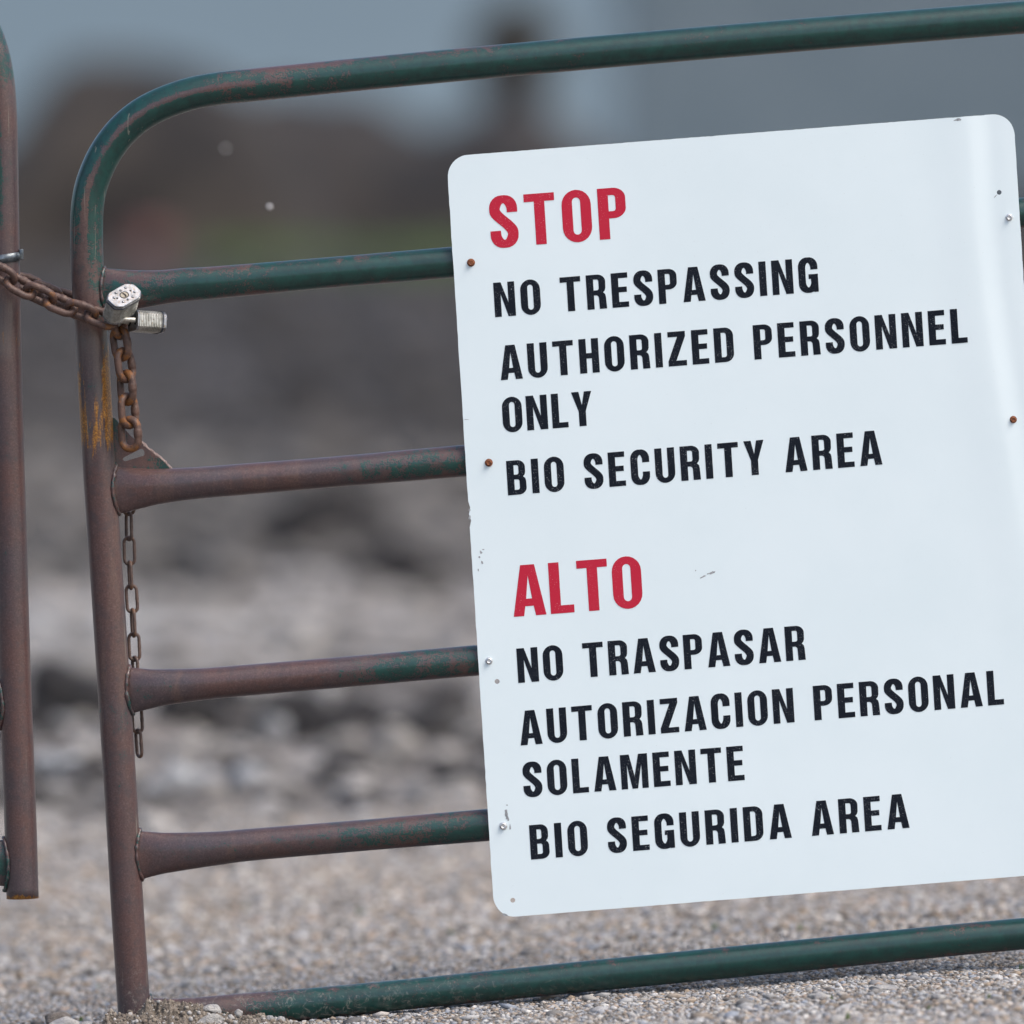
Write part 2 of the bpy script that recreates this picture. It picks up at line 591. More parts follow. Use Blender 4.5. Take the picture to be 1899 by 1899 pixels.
def rock_mesh(name, c, size, seed, sub=3, angular=0.35, fine=0.06):
    v, f = {2: ICO2, 3: ICO3, 4: ICO4}[sub]
    V = []
    rnd = random.Random(seed)
    planes = []
    for _ in range(9):
        d = Vector((rnd.gauss(0, 1), rnd.gauss(0, 1), rnd.gauss(0, 1))).normalized()
        planes.append((d, rnd.uniform(0.62, 0.9) - 0.28 * max(0, angular - 0.3)))
    for p in v:
        q = Vector(p)
        for d, h in planes:
            k = q.dot(d)
            if k > h:
                q -= d * (k - h) * min(1.0, 0.5 + angular * 1.1)
        q *= 1 + 0.22 * noise.noise(Vector(p) * 1.3 + Vector((seed, 0, 0))) + fine * noise.noise(Vector(p) * 7 + Vector((0, seed, 0)))
        V.append((c[0] + q.x * size[0], c[1] + q.y * size[1], c[2] + q.z * size[2]))
    return mesh_from(name, V, [tuple(map(int, x)) for x in f])


# ------------------------------------------------------------------ the two gates
RT = 28.5 / PPM     # rail radius
RP = 30.5 / PPM     # frame tube radius


def px_noise(q, s, o):
    return noise.noise(Vector((q.x * s + o, q.y * s, q.z * s)))


def frame_paint(i, an, q):
    # px-like coordinates for wear: green survives on the inside of the bend and along the top tube
    x, z = q.x * PPM + 949.5, q.z * PPM      # z: pixels above the foot
    up = z / 1740.0
    g = 0.20
    if up > 0.70:
        k = smoothstep(0.70, 0.90, up)
        c_ = math.cos(an)
        g += k * (0.62 * smoothstep(0.0, 0.22, c_) + 0.55 * smoothstep(-0.12, -0.4, c_) * smoothstep(0.78, 0.86, up))
    if x > 330:
        c_ = math.cos(an)
        gt = 0.62 + 0.20 * smoothstep(420, 1000, x) - 0.34 * smoothstep(0.45, 0.85, -c_) * (1 - smoothstep(600, 1300, x))
        gt -= 0.3 * smoothstep(0.8, 1.0, c_)
        g += (gt - g) * smoothstep(330, 620, x)
    if 0.66 < up < 0.86 and math.cos(an) > 0.55 and x < 260:
        g = max(g, 0.53)
    return g


def frame_rust(i, an, q):
    x, z = q.x * PPM + 949.5, q.z * PPM
    yy = 1880 - z
    if x > 300:
        return 0.0
    r = 0.51 * smoothstep(585, 660, yy) * (1 - smoothstep(800, 900, yy))
    if math.cos(an) > 0.55 or math.cos(an) < -0.5:
        r *= 1.4
    return r + 0.05


gate = tag(empty('farm_gate', P(248, 1878, 0)), 'closed green and rust brown tubular farm gate carrying the white sign', 'gate',
           'pair of tubular farm gates')
post_px = [(249.5, 1893), (248.5, 1870), (236, 1680), (225.5, 1500), (203, 1150), (190, 960), (182, 840), (171, 640), (163, 520),
           (160.5, 433), (163, 376), (174, 330), (197, 281), (232, 237), (278, 203), (341, 177.5), (404, 164.5), (480, 156.5),
           (700, 134.5), (1000, 106.5), (1400, 72), (1899, 32), (2600, -26), (3400, -92), (4150, -154)]
fp = catmull([P(x, y) for x, y in post_px], 6)
link('frame_tube', tube_mesh('frame_tube', fp, RP, RP, 40, attrs={'paint': frame_paint, 'rust': frame_rust}), M['tube'], gate)
ep = [P(4158, -154), P(4230, 900), P(4285, 1660)]
link('end_upright', tube_mesh('end_upright', catmull(ep, 4), RP, RP, 24,
                              attrs={'paint': lambda i, a, q: 0.6, 'rust': lambda i, a, q: 0.0}), M['tube'], gate)


def post_x(y):
    return interp(sorted((b, a) for a, b in post_px[:10]), y)


def rail(name, edges, parent, paint0=0.1, paint1=0.62, sgn=1, px0=None, xg=(500, 1000), yo=0.0):
    """edges: (x, y top, y bottom) along the rail; the end at the upright is squashed flat and tall"""
    path, ra, rb = [], [], []
    xs = [e[0] for e in edges]
    ct = [(e[0], (e[1] + e[2]) / 2) for e in edges]
    hw = [(e[0], (e[2] - e[1]) / 2) for e in edges]
    pts = catmull([Vector((x, c[1], h[1])) for x, c, h in zip(xs, ct, hw)], 6)
    for p in pts:
        path.append(P(p.x, p.y, yo))
        a = p.z / PPM
        ra.append(a)
        rb.append(max(0.010, RT - (a - RT) * 0.95))
    if sgn < 0:
        path, ra, rb = path[::-1], ra[::-1], rb[::-1]

    def paint(i, an, q):
        x = q.x * PPM + 949.5
        g = paint0 + (paint1 - paint0) * smoothstep(xg[0], xg[1], x)
        if q.y > 0.0:
            return g
        low = (path[i].z - q.z) / RT
        return g - 0.30 * smoothstep(0.6, 0.98, low) - 0.16 * smoothstep(-0.35, -0.8, low)

    def rust(i, an, q):
        return 0.0

    return link('rail', tube_mesh('rail', path, ra, rb, 40, attrs={'paint': paint, 'rust': rust}), M['tube'], parent)


def ext(x, y0, y1, slope=0.0815):
    """carry a rail on to the far upright"""
    out = []
    for X in (1400, 1950, 2700, 3500, 4150 + (y0 / 1880) * 90):
        out.append((X, y0 - slope * (X - x), y1 - slope * (X - x)))
    return out


rails = [
    ([(185, 496, 590), (205, 498, 583), (250, 501, 574), (300, 501, 565), (345, 497, 559), (400, 494, 554), (600, 478, 535),
      (835, 458, 515.5)] + ext(835, 458, 515.5, 0.0863), 0.58, 0.80, (205, 620), 0),
    ([(205, 864, 955), (228, 866, 951), (260, 868, 943), (301, 869, 934), (371, 866, 925), (440, 860.7, 919), (640, 845, 902),
      (862, 825, 884)] + ext(862, 825, 884), 0.12, 0.62, (480, 860), 0),
    ([(228, 1236, 1328), (250, 1238, 1321), (275, 1240, 1315), (301, 1240.7, 1309), (371, 1239, 1299), (440, 1234, 1292),
      (660, 1216, 1273), (887, 1196, 1253)] + ext(887, 1196, 1253), 0.20, 0.60, (450, 880), 0),
    ([(245, 1538, 1636), (267, 1541, 1629), (290, 1543, 1623), (316, 1544, 1618), (400, 1542, 1605), (480, 1535.5, 1595),
      (700, 1518, 1576), (903, 1500, 1560)] + ext(903, 1500, 1560), 0.24, 0.66, (420, 900), 0),
    ([(255, 1849, 1945), (280, 1850, 1938), (347, 1850.6, 1918), (458, 1841.4, 1904), (568, 1833, 1893), (730, 1818, 1875),
      (900, 1801, 1858), (1200, 1770.4, 1829), (1550, 1736, 1795), (1899, 1702, 1761)] + [(2700, 1636, 1694), (3500, 1570, 1628),
      (4285, 1505, 1563)], 0.34, 0.84, (330, 700), 0),
]
for ed, p0, p1, xg, _ in rails:
    rail('rail', ed, gate, p0, p1, 1, None, xg)


def weld(cx_fn, ytop, ybot, rb, parent, sgn=1, amp=1.0, yo=0.0):
    """bead running round the squashed tube end where it meets the upright"""
    a = (ybot - ytop) / 2 / PPM + 0.002
    cy = (ytop + ybot) / 2
    path = []
    n = 56
    for k in range(n):
        an = 2 * math.pi * k / n
        yy = (rb + 0.002) * math.sin(an)
        py = cy - a * PPM * math.cos(an)
        xoff = math.sqrt(max(0, (RP + 0.001) ** 2 - yy ** 2))
        path.append(P(cx_fn(py) + sgn * xoff * PPM, py, yo) + Vector((0, yy, 0)))
    rr = [0.0025 * amp * (1 + 0.8 * noise.noise(p * 240)) for p in path]
    me = tube_mesh('weld_bead', path, rr, rr, 12, closed=True, wob=0.0012,
                   attrs={'paint': lambda i, a_, q: 0.46, 'rust': lambda i, a_, q: 0.0})
    return link('weld_bead', me, M['tube'], parent)


for ed in rails:
    e = ed[0][1]
    weld(post_x, e[1], e[2], 0.0135, gate)

# triangular gusset plate with a slot, between the upright and the second rail
def gusset():
    outer = [(214, 776), (224, 789), (250, 816), (262, 822), (270, 830), (283, 838), (296, 850), (318, 868), (300, 876), (205, 876), (200, 776)]
    outer = [(200, 772), (213, 776), (226, 790), (246, 812), (262, 820), (272, 831), (284, 840), (297, 850), (308, 860), (318, 872), (200, 878)]
    slot = []
    a, b = Vector((233, 851)), Vector((259, 843))
    w = (b - a).normalized().orthogonal() * 4.0
    for k in range(9):
        t = -math.pi / 2 - math.pi * k / 8
        slot.append(a + (b - a).normalized() * 5 * math.cos(t) + w * math.sin(t))
    for k in range(9):
        t = math.pi / 2 - math.pi * k / 8
        slot.append(b + Vector((4, -4)) + (b - a).normalized() * 5 * math.cos(t) + w * 1.7 * math.sin(t))
    loops = [[Vector((x, y, 0)) for x, y in outer], [Vector((p.x, p.y, 0)) for p in slot]]
    tris = tessellate_polygon(loops)
    flat = loops[0] + loops[1]
    V = [P(p.x, p.y, 0.000) for p in flat] + [P(p.x, p.y, 0.006) for p in flat]
    n = len(flat)
    Fc = [tuple(t) for t in tris] + [tuple(n + i for i in reversed(t)) for t in tris]
    off = 0
    for lp in loops:
        m = len(lp)
        for i in range(m):
            j = (i + 1) % m
            Fc.append((off + i, off + j, n + off + j, n + off + i))
        off += m
    pa = [0.72 if (p.x < 226 or (p.y > 848 and p.x > 245)) else 0.12 for p in flat] * 2
    me = mesh_from('gusset_plate', V, Fc, {'paint': pa, 'rust': [0.0] * (2 * n)})
    bm = bmesh.new()
    bm.from_mesh(me)
    bmesh.ops.recalc_face_normals(bm, faces=bm.faces)
    bm.to_mesh(me)
    bm.free()
    o = link('gusset_plate', me, M['tube'], gate, smooth=False)
    # torch cut edge, rough and pale
    ep = catmull([P(x, y, 0.003) for x, y in outer[4:10]], 5)
    rr = [0.0028 * (1 + 0.5 * noise.noise(p * 500)) for p in ep]
    e = link('cut_edge', tube_mesh('cut_edge', ep, rr, rr, 8, wob=0.0006), M['edge'], None)
    e.parent = o
    e.matrix_parent_inverse = o.matrix_parent_inverse.inverted() if False else Matrix()
    o.matrix_parent_inverse = Matrix.Translation(-Vector(gate.location))
    return o


M['edge'] = mat_noise('torch_cut_edge', (0.13, 0.085, 0.075), (0.26, 0.20, 0.18), 200, 0.6, 0.6, 0.001, 600)
gusset()

# --- the other gate leaf at the left edge
leaf = tag(empty('farm_gate', P(42, 1666, 0)), 'second tubular gate leaf, only its worn upright showing at the left edge', 'gate',
           'pair of tubular farm gates')
lp_px = [(42, 1666), (37, 1500), (27, 1240), (20, 1000), (15, 840), (10, 640), (6, 440), (4, 300), (1, 200), (-6, 130), (-20, 75),
         (-46, 25), (-85, -12), (-140, -40), (-220, -55), (-500, -80), (-1000, -120), (-2000, -200), (-3300, -300)]


def leaf_paint(i, an, q):
    z = q.z * PPM
    yy = 1880 - z
    x = q.x * PPM + 949.5
    if x < -60:
        return 0.66
    g = 0.16 + 0.45 * (1 - smoothstep(120, 180, yy))
    if yy < 420:
        edge = math.cos(an)
        g = max(g, 0.62 * (1 - smoothstep(-0.1, 0.35, -edge if False else (q.x * PPM + 949.5 - interp(sorted((b, a) for a, b in lp_px[:11]), yy)) / 30.0)))
    return g


def leaf_rust(i, an, q):
    yy = 1880 - q.z * PPM
    return (0.42 if 540 < yy < 640 else 0.12) * (1 if q.x * PPM + 949.5 > -60 else 0) + (0.8 if yy > 1655 else 0)


lpath = catmull([P(x, y) for x, y in lp_px], 6)
lo = link('frame_tube', tube_mesh('frame_tube', lpath, 30 / PPM, 30 / PPM, 40, caps=False, attrs={'paint': leaf_paint, 'rust': leaf_rust}),
          M['tube'], leaf)
sol = lo.modifiers.new('wall_thickness', 'SOLIDIFY')
sol.thickness = 0.003
sol.offset = -1
for (yt, yb, sl) in ((1556, 1648, 0.02), (1262, 1350, 0.02), (900, 988, 0.02), (540, 628, 0.02)):
    c = (yt + yb) / 2
    ctr = interp(sorted((b, a) for a, b in lp_px[:11]), c)
    ed = [(ctr - 3400, c - 28 - 260, c + 28 - 260), (ctr - 2000, c - 28 - 152, c + 28 - 152), (ctr - 700, c - 29 - 52, c + 29 - 52),
          (ctr - 250, c - 30 - 18, c + 30 - 18), (ctr - 120, c - 34 - 8, c + 34 - 8), (ctr - 60, c - 40 - 4, c + 40 - 3),
          (ctr - 5, yt, yb)]
    rail('rail', ed, leaf, 0.55, 0.60, 1, None, (-400, 0))
    weld(lambda py: interp(sorted((b, a) for a, b in lp_px[:11]), py), yt, yb, 0.0135, leaf, sgn=-1)
link('end_upright', tube_mesh('end_upright', catmull([P(-3310, -300), P(-3340, 700), P(-3365, 1500)], 4), RP, RP, 24,
                              attrs={'paint': lambda i, a, q: 0.6, 'rust': lambda i, a, q: 0.0}), M['tube'], leaf)


# hinge posts beyond both sides of the frame
def hinge_post(px, label):
    b = P(px, 1880, 0.0)
    b.z = ground_h(b.x, b.y)
    e = tag(empty('gate_post', b), label, 'post', 'wooden posts the gates hang from')
    pts = [b + Vector((0, 0, z)) for z in (-0.3, 0.2, 0.7, 1.2, 1.66)]
    link('shaft', tube_mesh('shaft', pts, [0.085, 0.084, 0.08, 0.078, 0.074], [0.085, 0.084, 0.08, 0.078, 0.074], 20, wob=0.004), M['wood'], e)
    s = 1 if px < 900 else -1
    for z in (0.35, 1.15):
        link('hinge', tube_mesh('hinge', [b + Vector((0, -0.0, z)), b + Vector((s * 0.13, 0, z))], 0.010, 0.010, 10), M['clamp'], e)


hinge_post(4450, 'weathered wooden post at the hinge end of the gate with the sign')
hinge_post(-3530, 'weathered wooden post at the hinge end of the left gate leaf')

# ------------------------------------------------------------------ sign
TL, TR, BL, BR = (828, 290), (1879, 209), (917, 1703), (1968, 1619)
SIGN_Y = -0.0268


def sign_d(u, v):
    """how far the sheet bulges towards the viewer: a soft vertical buckle near its right side"""
    uc = 0.916 + 0.058 * smoothstep(0.10, 0.75, v)
    amp = 0.0015 * (1 - smoothstep(0.30, 0.85, v)) + 0.0004
    r = amp * math.exp(-((u - uc) / (0.050 if u < uc else 0.020)) ** 2)
    r -= 0.35 * amp * math.exp(-((u - uc - 0.040) / 0.016) ** 2)
    r += 0.0022 * math.sin(u * 3.1) * (0.5 + 0.5 * math.cos(v * 5.0))
    r += 0.0010 * noise.noise((u * 2.5, v * 3, 4))
    return r


def sign_px(u, v):
    x = (TL[0] * (1 - u) + TR[0] * u) * (1 - v) + (BL[0] * (1 - u) + BR[0] * u) * v
    y = (TL[1] * (1 - u) + TR[1] * u) * (1 - v) + (BL[1] * (1 - u) + BR[1] * u) * v
    return x, y


def sign_uv(px, py):
    u = (px - 828 - 0.0625 * (py - 290)) / 1051.0
    v = (py - 290 + 0.0778 * (px - 828)) / 1413.0
    return u, v


def sign_pt(px, py, off=0.0):
    u, v = sign_uv(px, py)
    return P(px, py, SIGN_Y - sign_d(u, v) - off)


sign = tag(empty('warning_sign', P(1400, 1700, SIGN_Y)),
           'large white bilingual no trespassing sign with red STOP and ALTO on the gate', 'sign')


def build_sheet():
    W, H, rad = 1051.0, 1413.0, 40.0
    nu = 150
    vs = [rad / H * (1 - math.cos(math.pi / 2 * k / 10)) for k in range(11)]
    vs += list(np.linspace(rad / H, 1 - rad / H, 110))[1:-1]
    vs += [1 - x for x in reversed(vs[:11])]
    nicks = [(0.0, 0.9, 0.006, 5), (0.0, 0.944, 0.0035, 3), (0.0, 0.47, 0.003, 2), (0.0, 0.12, 0.003, 2)]
    V = []
    for side in (0, 1):
        for vi, v in enumerate(vs):
            yv = v * H
            ins = 0.0
            if yv < rad:
                ins = rad - math.sqrt(max(0, rad ** 2 - (rad - yv) ** 2))
            elif yv > H - rad:
                ins = rad - math.sqrt(max(0, rad ** 2 - (rad - (H - yv)) ** 2))
            e = 0.8 * noise.noise((0.3, v * 90, 1.0))
            dl = 0.0
            if abs(v - 0.462) < 0.006 or abs(v - 0.476) < 0.004:
                dl = 3.0
            for k in range(nu + 1):
                s = k / nu
                u = (ins + dl + e) / W * (1 - s) + (1 - (ins + 0.6 * noise.noise((2.3, v * 80, 1.0))) / W) * s
                vv = v
                if vi == 0:
                    vv += 0.9 * abs(noise.noise((u * 60, 0, 9.0))) / H
                    for _, nu_, wd, dp in nicks:
                        if abs(u - nu_) < wd:
                            vv += dp * (1 - abs(u - nu_) / wd) / H
                if vi == len(vs) - 1:
                    vv -= 0.8 * abs(noise.noise((u * 50, 3, 9.0))) / H
                x, y = sign_px(u, vv)
                V.append(P(x, y, SIGN_Y - sign_d(u, vv) + side * 0.0022))
    n, m = nu + 1, len(vs)
    Fc = []
    o2 = n * m
    for i in range(m - 1):
        for j in range(nu):
            a, b, c, d = i * n + j, i * n + j + 1, (i + 1) * n + j + 1, (i + 1) * n + j
            Fc.append((a, d, c, b))
            Fc.append((o2 + a, o2 + b, o2 + c, o2 + d))
    ring = [j for j in range(n)] + [i * n + nu for i in range(1, m)] + [(m - 1) * n + j for j in range(nu - 1, -1, -1)] + \
           [i * n for i in range(m - 2, 0, -1)]
    for a, b in zip(ring, ring[1:] + ring[:1]):
        Fc.append((a, b, o2 + b, o2 + a))
    me = mesh_from('sheet', V, Fc)
    tmp = bpy.data.objects.new('tmp_sheet', me)
    COL.objects.link(tmp)
    cutters = []
    for hx, hy, r in ((922, 1262, 4.6), (951, 1667, 4.6), (1851, 357, 4.4)):
        c = P(hx, hy, 0)
        cme = tube_mesh('tmp_cut', [Vector((c.x, -0.08, c.z)), Vector((c.x, 0.03, c.z))], r / PPM, r / PPM, 20, side=Vector((1, 0, 0)))
        bm = bmesh.new(); bm.from_mesh(cme); bmesh.ops.recalc_face_normals(bm, faces=bm.faces); bm.to_mesh(cme); bm.free()
        co = bpy.data.objects.new('tmp_cut', cme)
        COL.objects.link(co)
        cutters.append(co)
        md = tmp.modifiers.new('b', 'BOOLEAN')
        md.operation = 'DIFFERENCE'
        md.object = co
    dg = bpy.context.evaluated_depsgraph_get()
    out = bpy.data.meshes.new_from_object(tmp.evaluated_get(dg))
    for o in cutters + [tmp]:
        bpy.data.objects.remove(o)
    out.name = 'sheet'
    out.materials.clear()
    o = link('sheet', out, M['sign'], sign)
    out.set_sharp_from_angle(angle=R(40))
    return o


build_sheet()

# ---- lettering: a bold condensed grotesque drawn here
SW, HW_ = 0.207, 0.155


def ell(cx, cy, rx, ry, a0, a1, n=12):
    return [(cx + rx * math.cos(R(a0 + (a1 - a0) * k / n)), cy + ry * math.sin(R(a0 + (a1 - a0) * k / n))) for k in range(n + 1)]


def stroke(pts):
    L, Rr = [], []
    n = len(pts)
    for i, p in enumerate(pts):
        a, b = pts[max(0, i - 1)], pts[min(n - 1, i + 1)]
        t = Vector((b[0] - a[0], b[1] - a[1])).normalized()
        if i in (0, n - 1):
            t = Vector((0, 1 if t.y > 0 else -1))
        h = 0.5 * math.sqrt((SW * t.y) ** 2 + (HW_ * t.x) ** 2) + 0.02 * abs(t.x * t.y)
        L.append((p[0] - t.y * h, p[1] + t.x * h))
        Rr.append((p[0] + t.y * h, p[1] - t.x * h))
    return L + Rr[::-1]


def bez(p0, p1, p2, p3, n=14):
    out = []
    for k in range(1, n):
        t = k / n
        out.append(tuple((1 - t) ** 3 * a + 3 * (1 - t) ** 2 * t * b + 3 * (1 - t) * t * t * c + t ** 3 * d
                         for a, b, c, d in zip(p0, p1, p2, p3)))
    return out


def glyphs():
    g = {}
    s, h = SW, HW_

    def box(x0, y0, x1, y1):
        return [(x0, y0), (x1, y0), (x1, y1), (x0, y1)]
    g['I'] = (s, [[box(0, 0, s, 1)]])
    w = .465
    g['L'] = (w, [[[(0, 0), (w, 0), (w, h), (s, h), (s, 1), (0, 1)]]])
    w = .60
    g['T'] = (w, [[[(w / 2 - s / 2, 0), (w / 2 + s / 2, 0), (w / 2 + s / 2, 1 - h), (w, 1 - h), (w, 1), (0, 1), (0, 1 - h), (w / 2 - s / 2, 1 - h)]]])
    w = .485
    g['E'] = (w, [[[(0, 0), (w, 0), (w, h), (s, h), (s, .435), (w - .04, .435), (w - .04, .435 + h), (s, .435 + h), (s, 1 - h), (w - .005, 1 - h), (w - .005, 1), (0, 1)]]])
    w = .57
    g['H'] = (w, [[[(0, 0), (s, 0), (s, .425), (w - s, .425), (w - s, 0), (w, 0), (w, 1), (w - s, 1), (w - s, .58), (s, .58), (s, 1), (0, 1)]]])
    w = .61
    g['N'] = (w, [[[(0, 0), (s - .01, 0), (s - .01, .66), (w - s - .01, 0), (w, 0), (w, 1), (w - s + .01, 1), (w - s + .01, .40), (s + .01, 1), (0, 1)]]])
    w = .79
    g['M'] = (w, [[[(0, 0), (.185, 0), (.185, .70), (w / 2 - .08, 0), (w / 2 + .08, 0), (w - .185, .70), (w - .185, 0), (w, 0), (w, 1), (w - .26, 1), (w / 2, .36), (.26, 1), (0, 1)]]])
    w = .645
    g['A'] = (w, [[[(0, 0), (.205, 0), (.24, .19), (w - .24, .19), (w - .205, 0), (w, 0), (w - .185, 1), (.185, 1)],
                   [(.265, .335), (w - .265, .335), (w / 2, .79)]]])
    w = .59
    g['Y'] = (w, [[[(w / 2 - s / 2, 0), (w / 2 + s / 2, 0), (w / 2 + s / 2, .43), (w, 1), (w - .215, 1), (w / 2, .61), (.215, 1), (0, 1), (w / 2 - s / 2, .43)]]])
    w = .535
    g['Z'] = (w, [[[(0, 0), (w, 0), (w, h), (.235, h), (w - .01, .855), (w - .01, 1), (.015, 1), (.015, 1 - h), (.29, 1 - h), (0, .15)]]])
    w = .575
    iw = w - 2 * s
    g['O'] = (w, [[ell(w / 2, .725, w / 2, .29, 0, 180) + ell(w / 2, .275, w / 2, .29, 180, 360),
                   ell(w / 2, .78, iw / 2, .085, 0, 180, 8) + ell(w / 2, .22, iw / 2, .085, 180, 360, 8)]])
    g['U'] = (w, [[[(0, 1)] + ell(w / 2, .275, w / 2, .29, 180, 360) + [(w, 1), (w - s, 1)] + ell(w / 2, .22, iw / 2, .085, 360, 180, 8) + [(s, 1)]]])
    w = .565
    g['D'] = (w, [[[(0, 0)] + ell(w - .25, .24, .25, .24, -90, 0) + ell(w - .25, .76, .25, .24, 0, 90) + [(0, 1)],
                   [(s, .145)] + ell(w - s - .07, .145 + .07, .07, .07, -90, 0, 6) + ell(w - s - .07, .855 - .07, .07, .07, 0, 90, 6) + [(s, .855)]]])
    w = .545
    hole = lambda x0, y0, x1, y1, r=.055: [(x0, y0)] + ell(x1 - r, y0 + r, r, r, -90, 0, 5) + ell(x1 - r, y1 - r, r, r, 0, 90, 5) + [(x0, y1)]
    g['P'] = (w, [[[(0, 0), (s, 0), (s, .405)] + ell(w - .24, .405 + .2, .24, .2, -90, 0) + ell(w - .24, .8, .24, .2, 0, 90) + [(0, 1)],
                   hole(s, .545, w - s + .01, .86)]])
    w = .565
    g['R'] = (w, [[[(0, 0), (s, 0), (s, .40), (w - s - .075, .40), (w - s - .03, .375), (w - s - .01, .33), (w - s, 0), (w + .005, 0), (w - .012, .34), (w - .03, .42), (w - .085, .475),
                    (w - .035, .53), (w - .012, .60)] + ell(w - .245, .79, .238, .21, 0, 90) + [(0, 1)],
                   hole(s, .545, w - s + .0, .86)]])
    w = .555
    g['B'] = (w, [[[(0, 0)] + ell(w - .23, .2, .23, .2, -90, 0) + [(w - .005, .40), (w - .03, .47), (w - .085, .52), (w - .04, .57), (w - .018, .64)] +
                   ell(w - .238, .79, .22, .21, 0, 90) + [(0, 1)],
                   hole(s, .145, w - s + .01, .445), hole(s, .585, w - s - .005, .86)]])
    w = .55
    c = SW / 2
    top = ell(w / 2, .73, w / 2 - c, .207, 0, 180, 14)
    bot = ell(w / 2, .27, w / 2 - c, .207, 180, 360, 14)
    g['C'] = (w, [[stroke([(w - c, .635), (w - c, .68)] + top + [(c, .6), (c, .4)] + bot + [(w - c, .32), (w - c, .365)])]])
    w = .565
    top = ell(w / 2, .73, w / 2 - c, .207, 0, 180, 14)
    bot = ell(w / 2, .27, w / 2 - c, .207, 180, 360, 14)
    g['G'] = (w, [[stroke([(w - c, .655), (w - c, .69)] + top + [(c, .6), (c, .4)] + bot + [(w - c, .30), (w - c, .42)])],
                  [box(w / 2 + .01, .385, w, .52)], [box(w - .13, 0, w, .40)]])
    w = .55
    top = ell(w / 2, .745, w / 2 - c, .192, 0, 190, 14)
    bot = ell(w / 2, .255, w / 2 - c, .192, 10, -180, 14)
    g['S'] = (w, [[stroke([(w - c, .675), (w - c, .71)] + top + bez(top[-1], (c + .01, .60), (w - c - .02, .42), bot[0]) + bot + [(c, .29), (c, .325)])]])
    return g


GL = glyphs()
UPDIR = Vector((-0.0625, -1.0))


def text_line(txt, p0, p1, cap, mat, label):
    a, b = Vector(p0), Vector(p1)
    e1 = (b - a).normalized()
    total = (b - a).length
    sp = 0.585 * cap
    ws = sum(GL[c][0] for c in txt if c != ' ') * cap
    nsp = txt.count(' ')
    gaps = len(txt) - 1 - 2 * nsp
    g = (total - ws - nsp * sp) / gaps
    x = 0.0
    V, Fc = [], []
    prev = ' '
    words = txt.split(' ')

    def flush():
        wd = words.pop(0)
        o = link('lettering', mesh_from('lettering', V, Fc), mat, sign, smooth=False)
        o['label'] = '%s word %s of the %s text' % (label, wd, 'upper English' if p0[1] < 1000 else 'lower Spanish')

    for ch in txt:
        if ch == ' ':
            flush()
            V, Fc = [], []
            x += sp
            prev = ch
            continue
        if prev != ' ':
            x += g
        w, polys = GL[ch]
        for li, loops in enumerate(polys):
            L3 = [[Vector((q[0], q[1], 0)) for q in lp] for lp in loops]
            clean = []
            for lp in L3:
                cl = [lp[0]]
                for q in lp[1:]:
                    if (q - cl[-1]).length > 1e-4:
                        cl.append(q)
                if (cl[-1] - cl[0]).length < 1e-4:
                    cl.pop()
                clean.append(cl)
            tr = tessellate_polygon(clean)
            base = len(V)
            for lp in clean:
                for q in lp:
                    pp = a + e1 * (x + q.x * cap) + UPDIR * (q.y * cap)
                    V.append(sign_pt(pp.x, pp.y, 0.00035 + 0.00003 * li))
            for t in tr:
                A, B, C = (V[base + i] for i in t)
                if (B - A).cross(C - A).y > 0:
                    t = (t[0], t[2], t[1])
                Fc.append(tuple(base + i for i in t))
        x += w * cap
        prev = ch
    flush()


LINES = [('STOP', (911.5, 460), (1164, 441), 94.5, 'red', 'red word STOP'),
         ('NO TRESPASSING', (918.4, 588.3), (1518.7, 540.6), 63.8, 'black', 'black line NO TRESPASSING'),
         ('AUTHORIZED PERSONNEL', (928.9, 705.2), (1794.9, 635), 63.8, 'black', 'black line AUTHORIZED PERSONNEL'),
         ('ONLY', (933.7, 802), (1100.3, 788.5), 63.8, 'black', 'black word ONLY'),
         ('BIO SECURITY AREA', (942.3, 918.8), (1636.7, 861.2), 63.8, 'black', 'black line BIO SECURITY AREA'),
         ('ALTO', (952.8, 1144), (1193, 1125.5), 94.5, 'red', 'red word ALTO'),
         ('NO TRASPASAR', (961.3, 1266.7), (1494.2, 1223.2), 63.8, 'black', 'black line NO TRASPASAR'),
         ('AUTORIZACION PERSONAL', (965.6, 1382.7), (1862.3, 1306), 63.8, 'black', 'black line AUTORIZACION PERSONAL'),
         ('SOLAMENTE', (972, 1478.5), (1381.3, 1446.5), 63.8, 'black', 'black word SOLAMENTE'),
         ('BIO SEGURIDA AREA', (984.9, 1594.3), (1687.1, 1535), 63.8, 'black', 'black line BIO SEGURIDA AREA')]
for txt, a, b, cap, mk, lab in LINES:
    text_line(txt, a, b, cap, M[mk], mk)


def screw(px, py, mat, label, r=6.6, hexa=True):
    c = sign_pt(px, py)
    bm = bmesh.new()
    n = 24
    prof = [(0.0, r * 1.12), (0.0008, r * 1.12), (0.0012, r * 0.86), (0.0042, r * 0.82), (0.0050, r * 0.62), (0.0044, r * 0.40)]
    rings = []
    for dz, rr in prof:
        ring = []
        for k in range(n):
            an = 2 * math.pi * k / n
            q = rr
            if hexa and dz > 0.001:
                q = rr * (0.93 + 0.09 * (abs(math.cos(an * 3))))
            ring.append(bm.verts.new((c.x + q / PPM * math.cos(an), c.y - dz, c.z + q / PPM * math.sin(an))))
        rings.append(ring)
    for a, b in zip(rings, rings[1:]):
        for k in range(n):
            bm.faces.new((a[k], a[(k + 1) % n], b[(k + 1) % n], b[k]))
    bm.faces.new(rings[-1])
    bmesh.ops.recalc_face_normals(bm, faces=bm.faces)
    me = bpy.data.meshes.new('screw')
    bm.to_mesh(me)
    bm.free()
    o = link('screw', me, mat, sign, smooth=False)
    o['label'] = label
    return o


